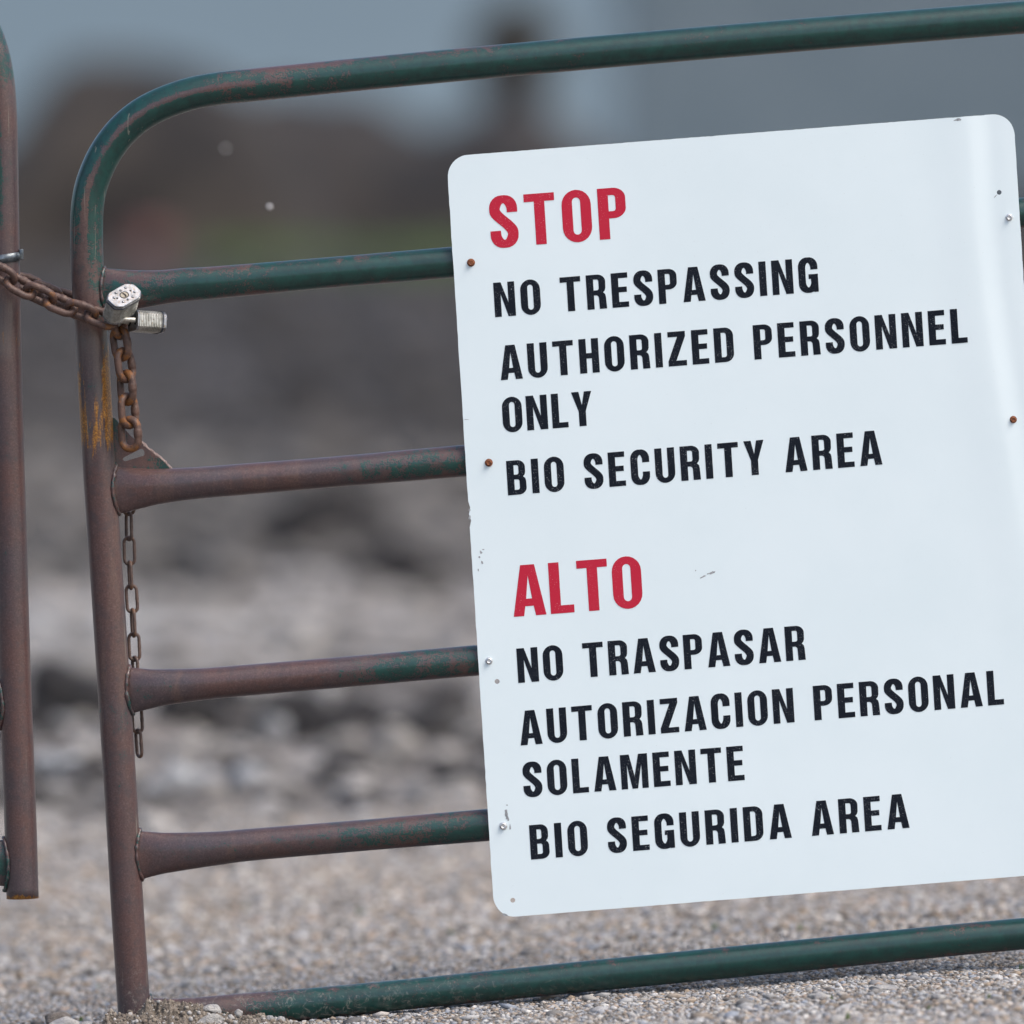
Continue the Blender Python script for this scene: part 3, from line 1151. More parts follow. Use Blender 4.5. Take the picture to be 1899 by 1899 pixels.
screw(873.5, 487, M['screw_rust'], 'rusty orange screw')
screw(906.5, 858, M['screw_rust'], 'rusty orange screw')
screw(1879, 778, M['screw_rust'], 'rusty orange screw', 6.0)
screw(907, 1225.5, M['screw_zinc'], 'bright zinc screw', 6.0)
screw(933.5, 1531.5, M['screw_zinc'], 'bright zinc screw', 6.6)
screw(1871.5, 403, M['screw_zinc'], 'bright zinc screw', 5.8)


def chip(pts, off=0.0002):
    """paint knocked off, leaving a thin irregular patch of bare sheet"""
    loops = [[Vector((x, y, 0)) for x, y in pts]]
    V = [sign_pt(x, y, off) for x, y in pts]
    tr = tessellate_polygon(loops)
    Fc = []
    for t in tr:
        A, B, C = (V[i] for i in t)
        Fc.append(tuple(t) if (B - A).cross(C - A).y < 0 else (t[0], t[2], t[1]))
    link('paint_chip', mesh_from('paint_chip', V, Fc), M['bare'], sign, smooth=False)


def blob(cx, cy, rx, ry, rot, seed, n=14):
    rr = random.Random(seed)
    out = []
    for k in range(n):
        an = 2 * math.pi * k / n
        q = rr.uniform(0.55, 1.1)
        x, y = rx * q * math.cos(an), ry * q * math.sin(an)
        out.append((cx + x * math.cos(rot) - y * math.sin(rot), cy + x * math.sin(rot) + y * math.cos(rot)))
    return out


for i, (x, y, rx, ry, rot) in enumerate([
        (892, 1024, 4, 2.2, 1.2), (889, 1033, 2.6, 2, 0.4), (894, 1043, 4, 2, 1.3), (887, 1057, 3, 1.4, 1.2), (896, 1019, 2.2, 1.2, 0),
        (939, 1508, 10, 3.2, 1.45), (941, 1517, 6, 3, 1.2), (946, 1534, 6, 1.6, 1.5), (940, 1493, 2.2, 1.2, 0),
        (1321, 1062, 7, 2.6, -0.3), (1303, 1070, 8, 1.6, -0.45), (1313, 1064, 3, 1.2, -0.4), (1290, 1058, 1.4, 1.2, 0),
        (865, 778, 6, 0.6, -0.1), (1777, 222, 9, 2.6, -0.1), (938, 1697, 7, 2.4, 0.4), (1846, 364, 5, 0.8, -0.8),
        (871, 946, 2.2, 3, 0), (871, 960, 2, 5, 0.1)]):
    chip(blob(x, y, rx, ry, rot, 100 + i))


# ------------------------------------------------------------------ chains
def link_mesh(name, L, W, d, seg=14, bump=True):
    """one chain link, long axis X, flat in XY; outer length L, outer width W, wire d"""
    r = (W - d) / 2
    s = (L - d) / 2 - r
    path, rad, tip = [], [], []
    for k in range(13):
        an = -math.pi / 2 + math.pi * k / 12
        path.append(Vector((s + r * math.cos(an), r * math.sin(an), 0)))
    for k in range(1, 8):
        path.append(Vector((s - 2 * s * k / 8, r, 0)))
    for k in range(13):
        an = math.pi / 2 + math.pi * k / 12
        path.append(Vector((-s + r * math.cos(an), r * math.sin(an), 0)))
    for k in range(1, 8):
        path.append(Vector((-s + 2 * s * k / 8, -r, 0)))
    for p in path:
        b = 1.0
        if bump and p.y > r * 0.98 and abs(p.x) < 0.004 * d / 0.0098:
            b = 1.17
        rad.append(d / 2 * b)
        tip.append(0)
    return tube_mesh(name, path, rad, rad, seg, side=Vector((0, 0, 1)), closed=True,
                     attrs={'tip': lambda i, a, q: 0.10 if abs(q.x) > s + r * 0.2 else -0.02})


def place_link(me, c, axis, roll, parent, name='chain_link', flip=False):
    ax = axis.normalized()
    view = Vector((0, -1, 0))
    up = view.cross(ax)
    if up.length < 0.2:
        up = Vector((0, 0, 1)) - ax * ax.z
    up.normalize()
    if up.z < 0 and abs(ax.x) > abs(ax.z):
        up = -up
    w = ax.cross(up)
    if w.y > 0:
        w = -w
    y = up * math.cos(roll) + w * math.sin(roll)
    if flip:
        y = -y
    z = ax.cross(y)
    m = Matrix((ax, y, z)).transposed().to_4x4()
    m.translation = c
    o = bpy.data.objects.new(name, me)
    COL.objects.link(o)
    o.parent = parent
    o.matrix_world = m
    o.matrix_parent_inverse = Matrix.Translation(-Vector(parent.location))
    o.matrix_basis = m
    return o


LK = link_mesh('chain_link', 68.5 / PPM, 46 / PPM, 13.6 / PPM)
LK.materials.append(M['chain'])
LKo = link_mesh('chain_link', 69 / PPM, 47 / PPM, 13.8 / PPM)
LKo.materials.append(M['chain_orange'])
for m_ in (LK, LKo):
    m_.polygons.foreach_set('use_smooth', [True] * len(m_.polygons))
chain = tag(empty('heavy_chain', P(200, 600, -0.04)), 'thick rusty chain looped round both gate uprights with its tail hanging', 'chain')

front = [(-74, 478, -0.030), (-34, 492, -0.040), (2, 507, -0.046), (38, 531, -0.044), (74, 546.5, -0.042), (112, 565, -0.042),
         (151, 577, -0.046), (188, 590, -0.046)]
fpts = [P(*p) for p in front]
for i, c in enumerate(fpts):
    a = fpts[max(0, i - 1)]
    b = fpts[min(len(fpts) - 1, i + 1)]
    place_link(LK, c, b - a, R(44) if i % 2 == 0 else R(-44), chain)
# round the far side of the left upright and back behind both uprights
back = [(-78, 486, 0.006), (-66, 494, 0.034), (-28, 505, 0.046), (10, 517, 0.046), (50, 526, 0.044), (86, 542, 0.044), (125, 556, 0.042),
        (163, 571, 0.044), (198, 580, 0.036), (216, 584, 0.004)]
bpts = [P(*p) for p in back]
for i, c in enumerate(bpts):
    a = bpts[max(0, i - 1)]
    b = bpts[min(len(bpts) - 1, i + 1)]
    place_link(LK, c, b - a, R(-46) if i % 2 == 0 else R(46), chain)
hang = [(221, 597, -0.026, -62), (224, 637, -0.028, 40), (232, 677, -0.030, -44), (235, 719, -0.030, 46), (238, 762, -0.031, -44),
        (241, 805, -0.032, 24)]
hpts = [P(x, y, d) for x, y, d, _ in hang]
for i, c in enumerate(hpts):
    a = hpts[max(0, i - 1)]
    b = hpts[min(len(hpts) - 1, i + 1)]
    place_link(LKo, c, b - a, R(hang[i][3]), chain)

LS = link_mesh('chain_link', 56.5 / PPM, 26 / PPM, 6.4 / PPM, 10)
LS.materials.append(M['small_chain'])
LS.polygons.foreach_set('use_smooth', [True] * len(LS.polygons))
small = tag(empty('light_chain', P(240, 930, 0.026)), 'thin brown chain hanging down behind the rails beside the gate upright', 'chain')
spx = [(237.5, 885), (238.5, 929), (239, 976), (240, 1021.5), (241.5, 1066.5), (244.5, 1110.5), (247, 1155), (249, 1199.5), (251, 1243.5),
       (253, 1288), (254.5, 1333.5), (257.5, 1378.5)]
srolls = [80, 5, 62, 12, 74, 10, 70, 14, 62, 60, 30, 66]
srolls = [80, 5, 58, 10, 76, 8, 72, 12, 60, 80, 25, 60]
for i, (x, y) in enumerate(spx):
    a, b = spx[max(0, i - 1)], spx[min(len(spx) - 1, i + 1)]
    place_link(LS, P(x, y, 0.030), P(*b, 0.030) - P(*a, 0.030), R(srolls[i]), small)

# steel band round the left upright
band = tag(empty('band_clamp', P(6, 482, 0)), 'dark steel band clamp tightened round the left gate upright above the chain', 'clamp')
bc = P(7, 480, 0)
ring = []
for k in range(49):
    an = 2 * math.pi * k / 48
    ring.append((math.cos(an), math.sin(an)))
V, Fc = [], []
for (cx, sy) in ring:
    for rr, zz in ((0.0224, -0.0060), (0.0224, 0.0060), (0.0240, 0.0056), (0.0240, -0.0056)):
        x = cx * rr
        V.append((bc.x + x, bc.y + sy * rr, bc.z + zz + x * 0.16))
for i in range(48):
    for k in range(4):
        Fc.append((i * 4 + k, i * 4 + (k + 1) % 4, (i + 1) * 4 + (k + 1) % 4, (i + 1) * 4 + k))
link('strap', mesh_from('strap', V, Fc), M['clamp'], band)
c = P(39.5, 472, -0.006)
link('strap_head', box_mesh('strap_head', c.x - 0.0026, c.x + 0.0026, c.y - 0.006, c.y + 0.008, c.z - 0.0068, c.z + 0.0072, 0.0012), M['clamp'], band)
c = P(30, 475, -0.012)
link('strap_end', box_mesh('strap_end', c.x - 0.011, c.x + 0.005, c.y - 0.0035, c.y + 0.001, c.z - 0.0040, c.z + 0.0034, 0.001), M['clamp'], band)


# ------------------------------------------------------------------ padlocks
def octo(w, t, ch, wave=0.0):
    """outline of a laminated lock plate, w by t, with cut corners"""
    a, b = w / 2, t / 2
    base = [(a, -b + ch), (a, b - ch), (a - ch * 1.3, b), (-a + ch * 1.3, b), (-a, b - ch), (-a, -b + ch), (-a + ch * 1.3, -b), (a - ch * 1.3, -b)]
    out = []
    for (x0, y0), (x1, y1) in zip(base, base[1:] + base[:1]):
        for k in range(4):
            t_ = (k + 0.5) / 4 if False else k / 4
            out.append((x0 + (x1 - x0) * t_, y0 + (y1 - y0) * t_))
    # soften the corners
    sm = []
    n = len(out)
    for i in range(n):
        p, q, r_ = out[i - 1], out[i], out[(i + 1) % n]
        k = 1 + wave * math.sin(i * math.pi)
        sm.append((((p[0] + 5 * q[0] + r_[0]) / 7) * k, ((p[1] + 5 * q[1] + r_[1]) / 7) * k))
    return sm


def stack_mesh(name, layers, fr):
    """layers: list of (height, outline); fr(x, y, z) -> world"""
    V, Fc = [], []
    n = len(layers[0][1])
    for z, ol in layers:
        for x, y in ol:
            V.append(fr(x, y, z))
    for i in range(len(layers) - 1):
        for k in range(n):
            Fc.append((i * n + k, i * n + (k + 1) % n, (i + 1) * n + (k + 1) % n, (i + 1) * n + k))
    Fc.append(tuple(reversed(range(n))))
    Fc.append(tuple((len(layers) - 1) * n + k for k in range(n)))
    me = mesh_from(name, V, Fc)
    bm = bmesh.new(); bm.from_mesh(me); bmesh.ops.recalc_face_normals(bm, faces=bm.faces); bm.to_mesh(me); bm.free()
    return me


def padlock(origin, a, b, n, label, w=0.0405, t=0.027, hgt=0.034, shack=0.024, ch=0.0072):
    """origin: centre of the key plate; n points out of the key plate, the shackle leaves the other end"""
    e = tag(empty('padlock', origin), label, 'padlock', 'weathered laminated padlocks on the chain')

    def fr(x, y, z):
        return origin + a * x + b * y + n * z
    # laminations
    layers = []
    z = -0.0035
    nl = 15
    th = (hgt - 0.0065) / nl
    for i in range(nl):
        big, sml = octo(w, t, ch), octo(w - 0.0034, t - 0.0034, ch)
        layers += [(z, sml), (z - th * 0.10, big), (z - th * 0.62, big), (z - th * 0.72, sml)]
        z -= th
    layers.append((z - 0.0001, octo(w - 0.0016, t - 0.0016, ch)))
    link('laminated_body', stack_mesh('laminated_body', layers, fr), M['lamin'], e, smooth=False)
    link('key_plate', stack_mesh('key_plate', [(-0.0034, octo(w - .0006, t - .0006, ch)), (-0.0006, octo(w, t, ch)), (0.0, octo(w - 0.0014, t - 0.0014, ch))], fr),
         M['zinc'], e, smooth=False)
    link('bumper_band', stack_mesh('bumper_band', [(-0.0066, octo(w + 0.0002, t + 0.0002, ch)), (-0.0064, octo(w + 0.0018, t + 0.0018, ch)), (-0.0044, octo(w + 0.0018, t + 0.0018, ch)),
                                                 (-0.0042, octo(w + 0.0002, t + 0.0002, ch))], fr), M['rubber'], e, smooth=False)
    zt = z
    link('top_plate', stack_mesh('top_plate', [(zt - 0.003, octo(w - .004, t - .004, ch)), (zt - 0.0024, octo(w, t, ch)), (zt - 0.0002, octo(w, t, ch))], fr),
         M['zinc'], e, smooth=False)
    # rivets round the key plate
    for x, y in ((-.0155, .004), (-.0075, .0088), (.0015, .0088), (.0105, .0088), (.0155, -.004), (.0075, -.0088), (-.0015, -.0088), (-.0105, -.0088)):
        V = []
        Fc = []
        for i in range(5):
            ph = math.pi / 2 * i / 4
            for k in range(12):
                an = 2 * math.pi * k / 12
                V.append(fr(x + 0.0021 * math.cos(ph) * math.cos(an), y + 0.0021 * math.cos(ph) * math.sin(an), -0.0001 + 0.0020 * math.sin(ph)))
        for i in range(4):
            for k in range(12):
                Fc.append((i * 12 + k, i * 12 + (k + 1) % 12, (i + 1) * 12 + (k + 1) % 12, (i + 1) * 12 + k))
        link('rivet', mesh_from('rivet', V, Fc), M['zinc'], e)
    for x, y in ((.0125, .001), (-.0125, .001)):
        V = [fr(x + .0016 * math.cos(k * math.pi / 6), y + .0016 * math.sin(k * math.pi / 6), 0.00012) for k in range(12)]
        link('drain_hole', mesh_from('drain_hole', V, [tuple(range(12))]), M['dark'], e, smooth=False)
    rim = [fr(.0064 * math.cos(k * math.pi / 12), .0052 * math.sin(k * math.pi / 12), 0.0) for k in range(24)]
    link('keyway_rim', tube_mesh('keyway_rim', rim, 0.0007, 0.0007, 8, side=n, closed=True), M['dark'], e)
    V = [fr(.0060 * math.cos(k * math.pi / 12), .0048 * math.sin(k * math.pi / 12), 0.0002) for k in range(24)]
    cyl = link('key_cylinder', mesh_from('key_cylinder', V, [tuple(range(24))]), M['brass'], e, smooth=False)
    V = [fr(x, y, 0.00045) for x, y in ((-.0016, -.0038), (.0012, -.0040), (.0024, .0004), (.0010, .0038), (-.0014, .0036), (-.0002, .0002))]
    link('keyway', mesh_from('keyway', V, [tuple(range(6))]), M['dark'], e, smooth=False)
    # shackle
    zb = zt - 0.003
    hs = 0.0122
    path = [fr(-hs, 0, zb + 0.004), fr(-hs, 0, zb - 0.002), fr(-hs, 0, zb - shack + hs)]
    for k in range(1, 12):
        an = math.pi * k / 12
        path.append(fr(-hs * math.cos(an), 0, zb - shack + hs - hs * math.sin(an)))
    path += [fr(hs, 0, zb - shack + hs), fr(hs, 0, zb - 0.002), fr(hs, 0, zb + 0.004)]
    link('shackle', tube_mesh('shackle', path, 0.0036, 0.0036, 16, side=b), M['lamin'], e)
    for x in (-hs, hs):
        pts = [fr(x + .0050 * math.cos(k * math.pi / 10), .0050 * math.sin(k * math.pi / 10), zb - 0.0002) for k in range(20)]
        link('shackle_collar', tube_mesh('shackle_collar', pts, 0.0012, 0.0012, 8, side=n, closed=True), M['dark'], e)
    return e


def cam_vec(x, up, tow):
    return Vector((x, -tow, up)).normalized()


n1 = cam_vec(0.22, 0.68, 0.70)
a1 = cam_vec(0.70, 0.41, -0.61)
a1 = (a1 - n1 * a1.dot(n1)).normalized()
b1 = n1.cross(a1)
padlock(P(230.5, 547, -0.078), a1, b1, n1, 'upper padlock with its riveted keyhole face tilted up towards the viewer', t=0.0295, w=0.050, hgt=0.037)
n2 = cam_vec(0.92, -0.07, -0.38)
a2 = cam_vec(0.38, 0.10, 0.92)
a2 = (a2 - n2 * a2.dot(n2)).normalized()
b2 = n2.cross(a2)
padlock(P(300, 599, -0.030), a2, b2, n2, 'lower padlock lying sideways with its shackle pointing left', hgt=0.042, shack=0.026, t=0.028, w=0.040, ch=0.0052)


# ------------------------------------------------------------------ gravel
def scatter(name, regions, mat, seed, palette, ico=ICO1, label=None):
    rs = np.random.RandomState(seed)
    tv, tf = ico
    cs, ss, cols = [], [], []
    for (x0, x1, y0, y1, count, smin, smax, flat) in regions:
        y = rs.uniform(y0, y1, count)
        xw = np.where(True, 1.0, 1.0)
        x = rs.uniform(0, 1, count) * (x1 - x0) + x0
        s = smin * (smax / smin) ** (rs.beta(1.2, 3.2, count))
        z = np.array([ground_h(a, b) for a, b in zip(x, y)])
        cs.append(np.stack([x, y, z + s * flat * 0.35], 1))
        ss.append(np.stack([s * rs.uniform(.8, 1.35, count), s * rs.uniform(.8, 1.35, count), s * flat * rs.uniform(.7, 1.3, count)], 1))
        pal = np.array(palette)[rs.randint(0, len(palette), count)]
        far = np.clip((y - 0.6) / 1.6, 0, 1)[:, None] * (1.0 if name == 'gravel' else 0.0)
        cols.append(np.clip(pal * rs.uniform(.66, 1.22, (count, 1)) * (1 + far * np.array([.14, .11, .07])), 0, .75))
    cs, ss, cols = (np.concatenate(a) for a in (cs, ss, cols))
    n = len(cs)
    th = rs.uniform(0, 2 * np.pi, n)
    tl = rs.uniform(-.35, .35, (n, 2))
    base = tv[None] * (1 + rs.uniform(-.24, .24, (n, len(tv), 1)))
    v = base * ss[:, None, :]
    c, s_ = np.cos(th)[:, None], np.sin(th)[:, None]
    x = v[..., 0] * c - v[..., 1] * s_
    y = v[..., 0] * s_ + v[..., 1] * c
    z = v[..., 2] + x * tl[:, :1] * .6 + y * tl[:, 1:] * .6
    v = np.stack([x, y, z], 2) + cs[:, None, :]
    nv = len(tv)
    f = (tf[None] + (np.arange(n) * nv)[:, None, None]).reshape(-1, 3)
    me = bpy.data.meshes.new(name)
    me.vertices.add(n * nv)
    me.vertices.foreach_set('co', v.reshape(-1).astype(np.float32))
    me.loops.add(len(f) * 3)
    me.loops.foreach_set('vertex_index', f.reshape(-1).astype(np.int32))
    me.polygons.add(len(f))
    me.polygons.foreach_set('loop_start', (np.arange(len(f)) * 3).astype(np.int32))
    me.update(calc_edges=True)
    a = me.color_attributes.new('tint', 'FLOAT_COLOR', 'POINT')
    cc = np.concatenate([np.repeat(cols, nv, 0), np.ones((n * nv, 1))], 1)
    a.data.foreach_set('color', cc.reshape(-1).astype(np.float32))
    o = link(name, me, mat)
    o['kind'] = 'stuff'
    if label:
        o['label'] = label
    return o


GP = [(.34, .34, .35), (.26, .27, .29), (.40, .38, .35), (.33, .28, .23), (.42, .42, .42), (.18, .175, .17), (.30, .25, .20), (.25, .28, .33), (.13, .12, .11), (.30, .24, .18),
      (.44, .41, .38), (.17, .165, .165), (.56, .55, .53), (.36, .29, .24), (.42, .42, .42), (.37, .38, .40)]
scatter('gravel', [(-1.0, 1.0, -0.38, 0.9, 68000, 0.0017, 0.0074, .62), (-1.2, 1.2, 0.9, 2.0, 16000, 0.003, 0.012, .6),
                   (-1.6, 1.6, 2.0, 4.5, 19000, 0.004, 0.012, .6), (-1.4, 0.0, -0.7, -0.38, 3000, 0.003, 0.01, .6), (0.0, 1.0, -0.9, -0.38, 12000, 0.002, 0.009, .6),
                   (-1.5, 1.5, -0.6, 3.9, 600, 0.010, 0.020, .5)], M['pebbles'], 3, GP, ICO1, 'fine mixed gravel under and behind the gate')
RPAL = [(.30, .29, .28), (.22, .21, .20), (.36, .345, .325), (.03, .028, .028), (.02, .019, .019), (.13, .127, .13), (.22, .21, .195), (.05, .048, .05), (.09, .085, .085), (.05, .05, .055), (.27, .28, .29)]
scatter('rubble', [(-3.0, 3.0, 4.3, 9.3, 3100, 0.015, 0.075, .6), (-2.2, 2.2, 3.1, 4.3, 260, 0.010, 0.045, .5)], M['pebbles'], 19, RPAL, ICO2, 'broken stones and soil on the rough ground behind the gravel')
scatter('pale_soil_lumps', [(-3.5, 3.5, 9.3, 15.5, 900, 0.03, 0.11, .5)], M['pebbles'], 14,
        [(.33, .315, .30), (.26, .25, .235), (.20, .19, .18), (.11, .10, .097), (.37, .355, .34)], ICO1, 'pale soil lumps past the broken stones')
scatter('soil_lumps', [(-4.5, 4.5, 15.5, 34, 4200, 0.03, 0.17, .6)], M['pebbles'], 12,
        [(.16, .152, .145), (.08, .075, .072), (.03, .028, .028), (.12, .113, .106), (.20, .19, .18), (.03, .028, .028), (.07, .065, .062)], ICO1,
        'grey and brown soil lumps covering the field')

scatter('far_soil_lumps', [(-6, 6, 34, 64, 2600, 0.05, 0.22, .5)], M['pebbles'], 13,
        [(.045, .042, .042), (.03, .028, .029), (.06, .056, .054), (.02, .019, .02), (.075, .07, .066)], ICO1, 'dark soil lumps on the far ground')

# individually visible stones and clods out of focus on the rough ground
clods = [(130, 1345, 0.10, 0.070, 'clod of dark soil and painted shade low between the two gate uprights'),
         (345, 1365, 0.085, 0.050, 'clod of dark soil and painted shade right of the thin chain end'),
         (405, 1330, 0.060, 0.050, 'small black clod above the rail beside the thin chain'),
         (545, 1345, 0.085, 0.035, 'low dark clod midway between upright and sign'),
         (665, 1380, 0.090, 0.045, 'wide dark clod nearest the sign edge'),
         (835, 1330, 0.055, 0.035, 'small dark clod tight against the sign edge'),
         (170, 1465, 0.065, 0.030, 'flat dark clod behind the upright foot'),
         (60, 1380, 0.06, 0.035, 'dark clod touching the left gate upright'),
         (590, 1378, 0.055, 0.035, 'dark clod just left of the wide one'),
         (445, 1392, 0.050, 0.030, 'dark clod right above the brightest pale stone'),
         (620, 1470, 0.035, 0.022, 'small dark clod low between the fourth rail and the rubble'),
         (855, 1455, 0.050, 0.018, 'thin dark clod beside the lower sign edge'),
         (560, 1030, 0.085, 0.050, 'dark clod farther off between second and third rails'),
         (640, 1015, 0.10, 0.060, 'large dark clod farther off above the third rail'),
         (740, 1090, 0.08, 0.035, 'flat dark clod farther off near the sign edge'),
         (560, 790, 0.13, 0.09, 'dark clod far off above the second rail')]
for i, (x, y, w, h, lab) in enumerate(clods):  # near-black clods carry painted shade between the lumps as well as soil
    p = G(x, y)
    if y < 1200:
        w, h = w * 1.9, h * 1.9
    tag(link('soil_shade_clod', rock_mesh('soil_shade_clod', (p.x, p.y, p.z + h * 0.3), (w * 1.2, w * 1.0, h * 1.9), 40 + i, 3, 0.1, 0.16), M['clod']), lab, 'soil clod',
        'clods coloured for dark soil and shaded gaps on the rough ground')
pale = [(335, 1455, 0.034, 0.026, 'pale rounded stone below the thin chain'),
        (455, 1462, 0.042, 0.032, 'brightest pale blue stone behind the rails'),
        (140, 1440, 0.040, 0.026, 'pale stone between the two uprights'),
        (85, 1430, 0.036, 0.024, 'pale stone just right of the left upright'),
        (300, 1480, 0.034, 0.022, 'pale stone close behind the main upright'),
        (620, 1435, 0.034, 0.024, 'grey stone between the third and fourth rails'),
        (760, 1450, 0.030, 0.020, 'grey stone nearer the sign'),
        (560, 1425, 0.024, 0.016, 'small pale stone right of the brightest one')]
for i, (x, y, w, h, lab) in enumerate(pale):
    p = G(x, y)
    tag(link('field_stone', rock_mesh('field_stone', (p.x, p.y, p.z + h * 0.6), (w, w * 0.9, h), 60 + i, 3), M['palerock']), lab, 'stone',
        'pale stones on the rough ground')

# stones in the gravel near the gate
near = [(1637, 1838, 0.020, 0.006, 'rock', 'long flat pale stone below the bottom rail'),
        (1517, 1852, 0.015, 0.005, 'rock', 'flat blue grey stone below the bottom rail'),
        (1742, 1855, 0.013, 0.006, 'rock', 'flat pale stone at lower right of the gravel'),
        (1718, 1872, 0.007, 0.005, 'rock_dark', 'small dark stone at lower right of the gravel'),
        (1553, 1897, 0.011, 0.008, 'rock', 'rounded pale stone at the bottom edge'),
        (1765, 1881, 0.010, 0.005, 'rock_dark', 'brown stone near the bottom right corner'),
        (1850, 1885, 0.020, 0.005, 'rock', 'broad flat stone in the bottom right corner'),
        (350, 1832, 0.012, 0.009, 'rock', 'pale stone in the gravel just above the bottom rail'),
        (550, 1774, 0.012, 0.009, 'rock', 'rounded grey stone behind the bottom rail near the middle'),
        (516, 1797, 0.010, 0.008, 'rock_dark', 'dark stone just above the bottom rail'),
        (742, 1801, 0.014, 0.010, 'rock', 'pale stone peeking over the bottom rail'),
        (512, 1780, 0.013, 0.009, 'rock', 'tan stone left of the rounded grey one')]
for i, (x, y, w, h, mk, lab) in enumerate(near):
    p = G(x, y)
    tag(link('gravel_stone', rock_mesh('gravel_stone', (p.x, p.y, p.z + h * 0.6), (w, w * 0.8, h), 80 + i, 3), M[mk]), lab, 'stone',
        'larger stones in the gravel')


# ------------------------------------------------------------------ dirt bank and rocks at the gate foot
prof = [(150, 0), (185, .25), (200, .8), (206, 1.0), (216, .85), (236, .75), (256, 1.0), (285, 1.25), (320, 1.25), (360, 1.1), (400, .7),
        (440, .45), (475, .5), (520, .28), (570, 0)]


def dirt_h(x, y):
    px = x * PPM + 949.5
    k = interp(prof, px)
    bell = math.exp(-((y + 0.055) / 0.055) ** 2)
    c = 0.031 * k * bell
    c *= 1 + 0.35 * noise.noise((x * 70, y * 70, 2)) + 0.25 * noise.noise((x * 190, y * 190, 5))
    c += (0.0035 * noise.noise((x * 260, y * 260, 7)) + 0.002 * noise.noise((x * 600, y * 600, 3))) * min(1, k * bell * 3)
    return ground_h(x, y) + c - 0.003 + 0.003 * min(1, k * bell * 4)


V, Fc = [], []
nx, ny = 260, 110
for j in range(ny + 1):
    for i in range(nx + 1):
        x = (150 + 420 * i / nx - 949.5) / PPM
        y = -0.20 + 0.26 * j / ny
        V.append((x, y, dirt_h(x, y)))
for j in range(ny):
    for i in range(nx):
        a = j * (nx + 1) + i
        Fc.append((a, a + 1, a + nx + 2, a + nx + 1))
bank = link('dirt_bank', mesh_from('dirt_bank', V, Fc), M['dirt'])
tag(bank, 'little bank of dry brown dirt piled round the gate foot', 'dirt pile', kind='stuff')
rs = random.Random(5)
V, Fc, T = [], [], []
tv, tf = ICO2
for i in range(2600):
    x = (rs.uniform(165, 560) - 949.5) / PPM
    y = rs.gauss(-0.06, 0.05)
    s = 0.0009 * (1 + 3.0 * rs.random() ** 4)
    z = dirt_h(x, y) + s * 0.3
    c = rs.choice([(.18, .15, .12), (.25, .215, .175), (.31, .28, .24), (.40, .39, .38), (.12, .10, .085), (.24, .205, .165)])
    b = len(V)
    for p in tv:
        q = 1 + rs.uniform(-.2, .2)
        V.append((x + p[0] * s * q, y + p[1] * s * q, z + p[2] * s * q))
        T.extend((*c, 1))
    Fc += [tuple(int(k) + b for k in f) for f in tf]
me = mesh_from('dirt_crumbs', V, Fc)
a = me.color_attributes.new('tint', 'FLOAT_COLOR', 'POINT')
a.data.foreach_set('color', T)
o = link('dirt_crumbs', me, M['pebbles'])
tag(o, 'crumbs of dirt and grit lying on the small bank', 'dirt crumbs', kind='stuff')


def foot_rock(x0, x1, ytop, hgt_px, y, seed, mk, lab, ang=0.7):
    w = (x1 - x0) / 2 / PPM
    top = P((x0 + x1) / 2, ytop, y)
    h = hgt_px / PPM / 2
    me = rock_mesh('rock', (top.x, top.y, top.z - h), (w * 1.08, w * 0.9, h * 1.12), seed, 4 if w > 0.01 else 3, ang, 0.05)
    return tag(link('rock', me, M[mk], smooth=w < 0.01 or ang < 0.2), lab, 'rock', 'rocks at the foot of the gate')


foot_rock(84, 134, 1877, 30, -0.05, 3, 'rock_dark', 'dark domed stone on the gravel left of the gate foot', 0.1)
foot_rock(90, 146, 1888, 30, -0.09, 4, 'rock', 'grey stone lying in front of the dark domed one', 0.1)
foot_rock(365, 409, 1859, 34, -0.045, 21, 'rock', 'angular pale rock standing against the bottom rail')
foot_rock(352, 414, 1878, 44, -0.085, 9, 'rock', 'largest pale rock in front of the angular one')
foot_rock(435, 450, 1871, 16, -0.055, 14, 'rock', 'small pointed stone on the dirt right of the rocks', 0.2)
foot_rock(420, 436, 1882, 16, -0.06, 15, 'rock', 'small grey stone between the big rock and the pointed stone', 0.2)
foot_rock(493, 508, 1883, 18, -0.06, 16, 'rock', 'smooth oval stone near the end of the dirt bank', 0.1)
foot_rock(512, 531, 1885, 20, -0.06, 17, 'rock', 'pale egg shaped stone at the end of the dirt bank', 0.1)
foot_rock(464, 484, 1887, 18, -0.07, 18, 'rock_dark', 'dull brown stone half sunk in the dirt bank', 0.2)
foot_rock(306, 322, 1868, 12, -0.06, 19, 'rock', 'small white stone on top of the dirt bank', 0.2)
foot_rock(313, 327, 1884, 14, -0.09, 20, 'rock', 'white stone low on the front of the dirt bank', 0.1)
foot_rock(150, 170, 1893, 14, -0.09, 22, 'rock', 'small pale stone left of the dirt bank', 0.2)


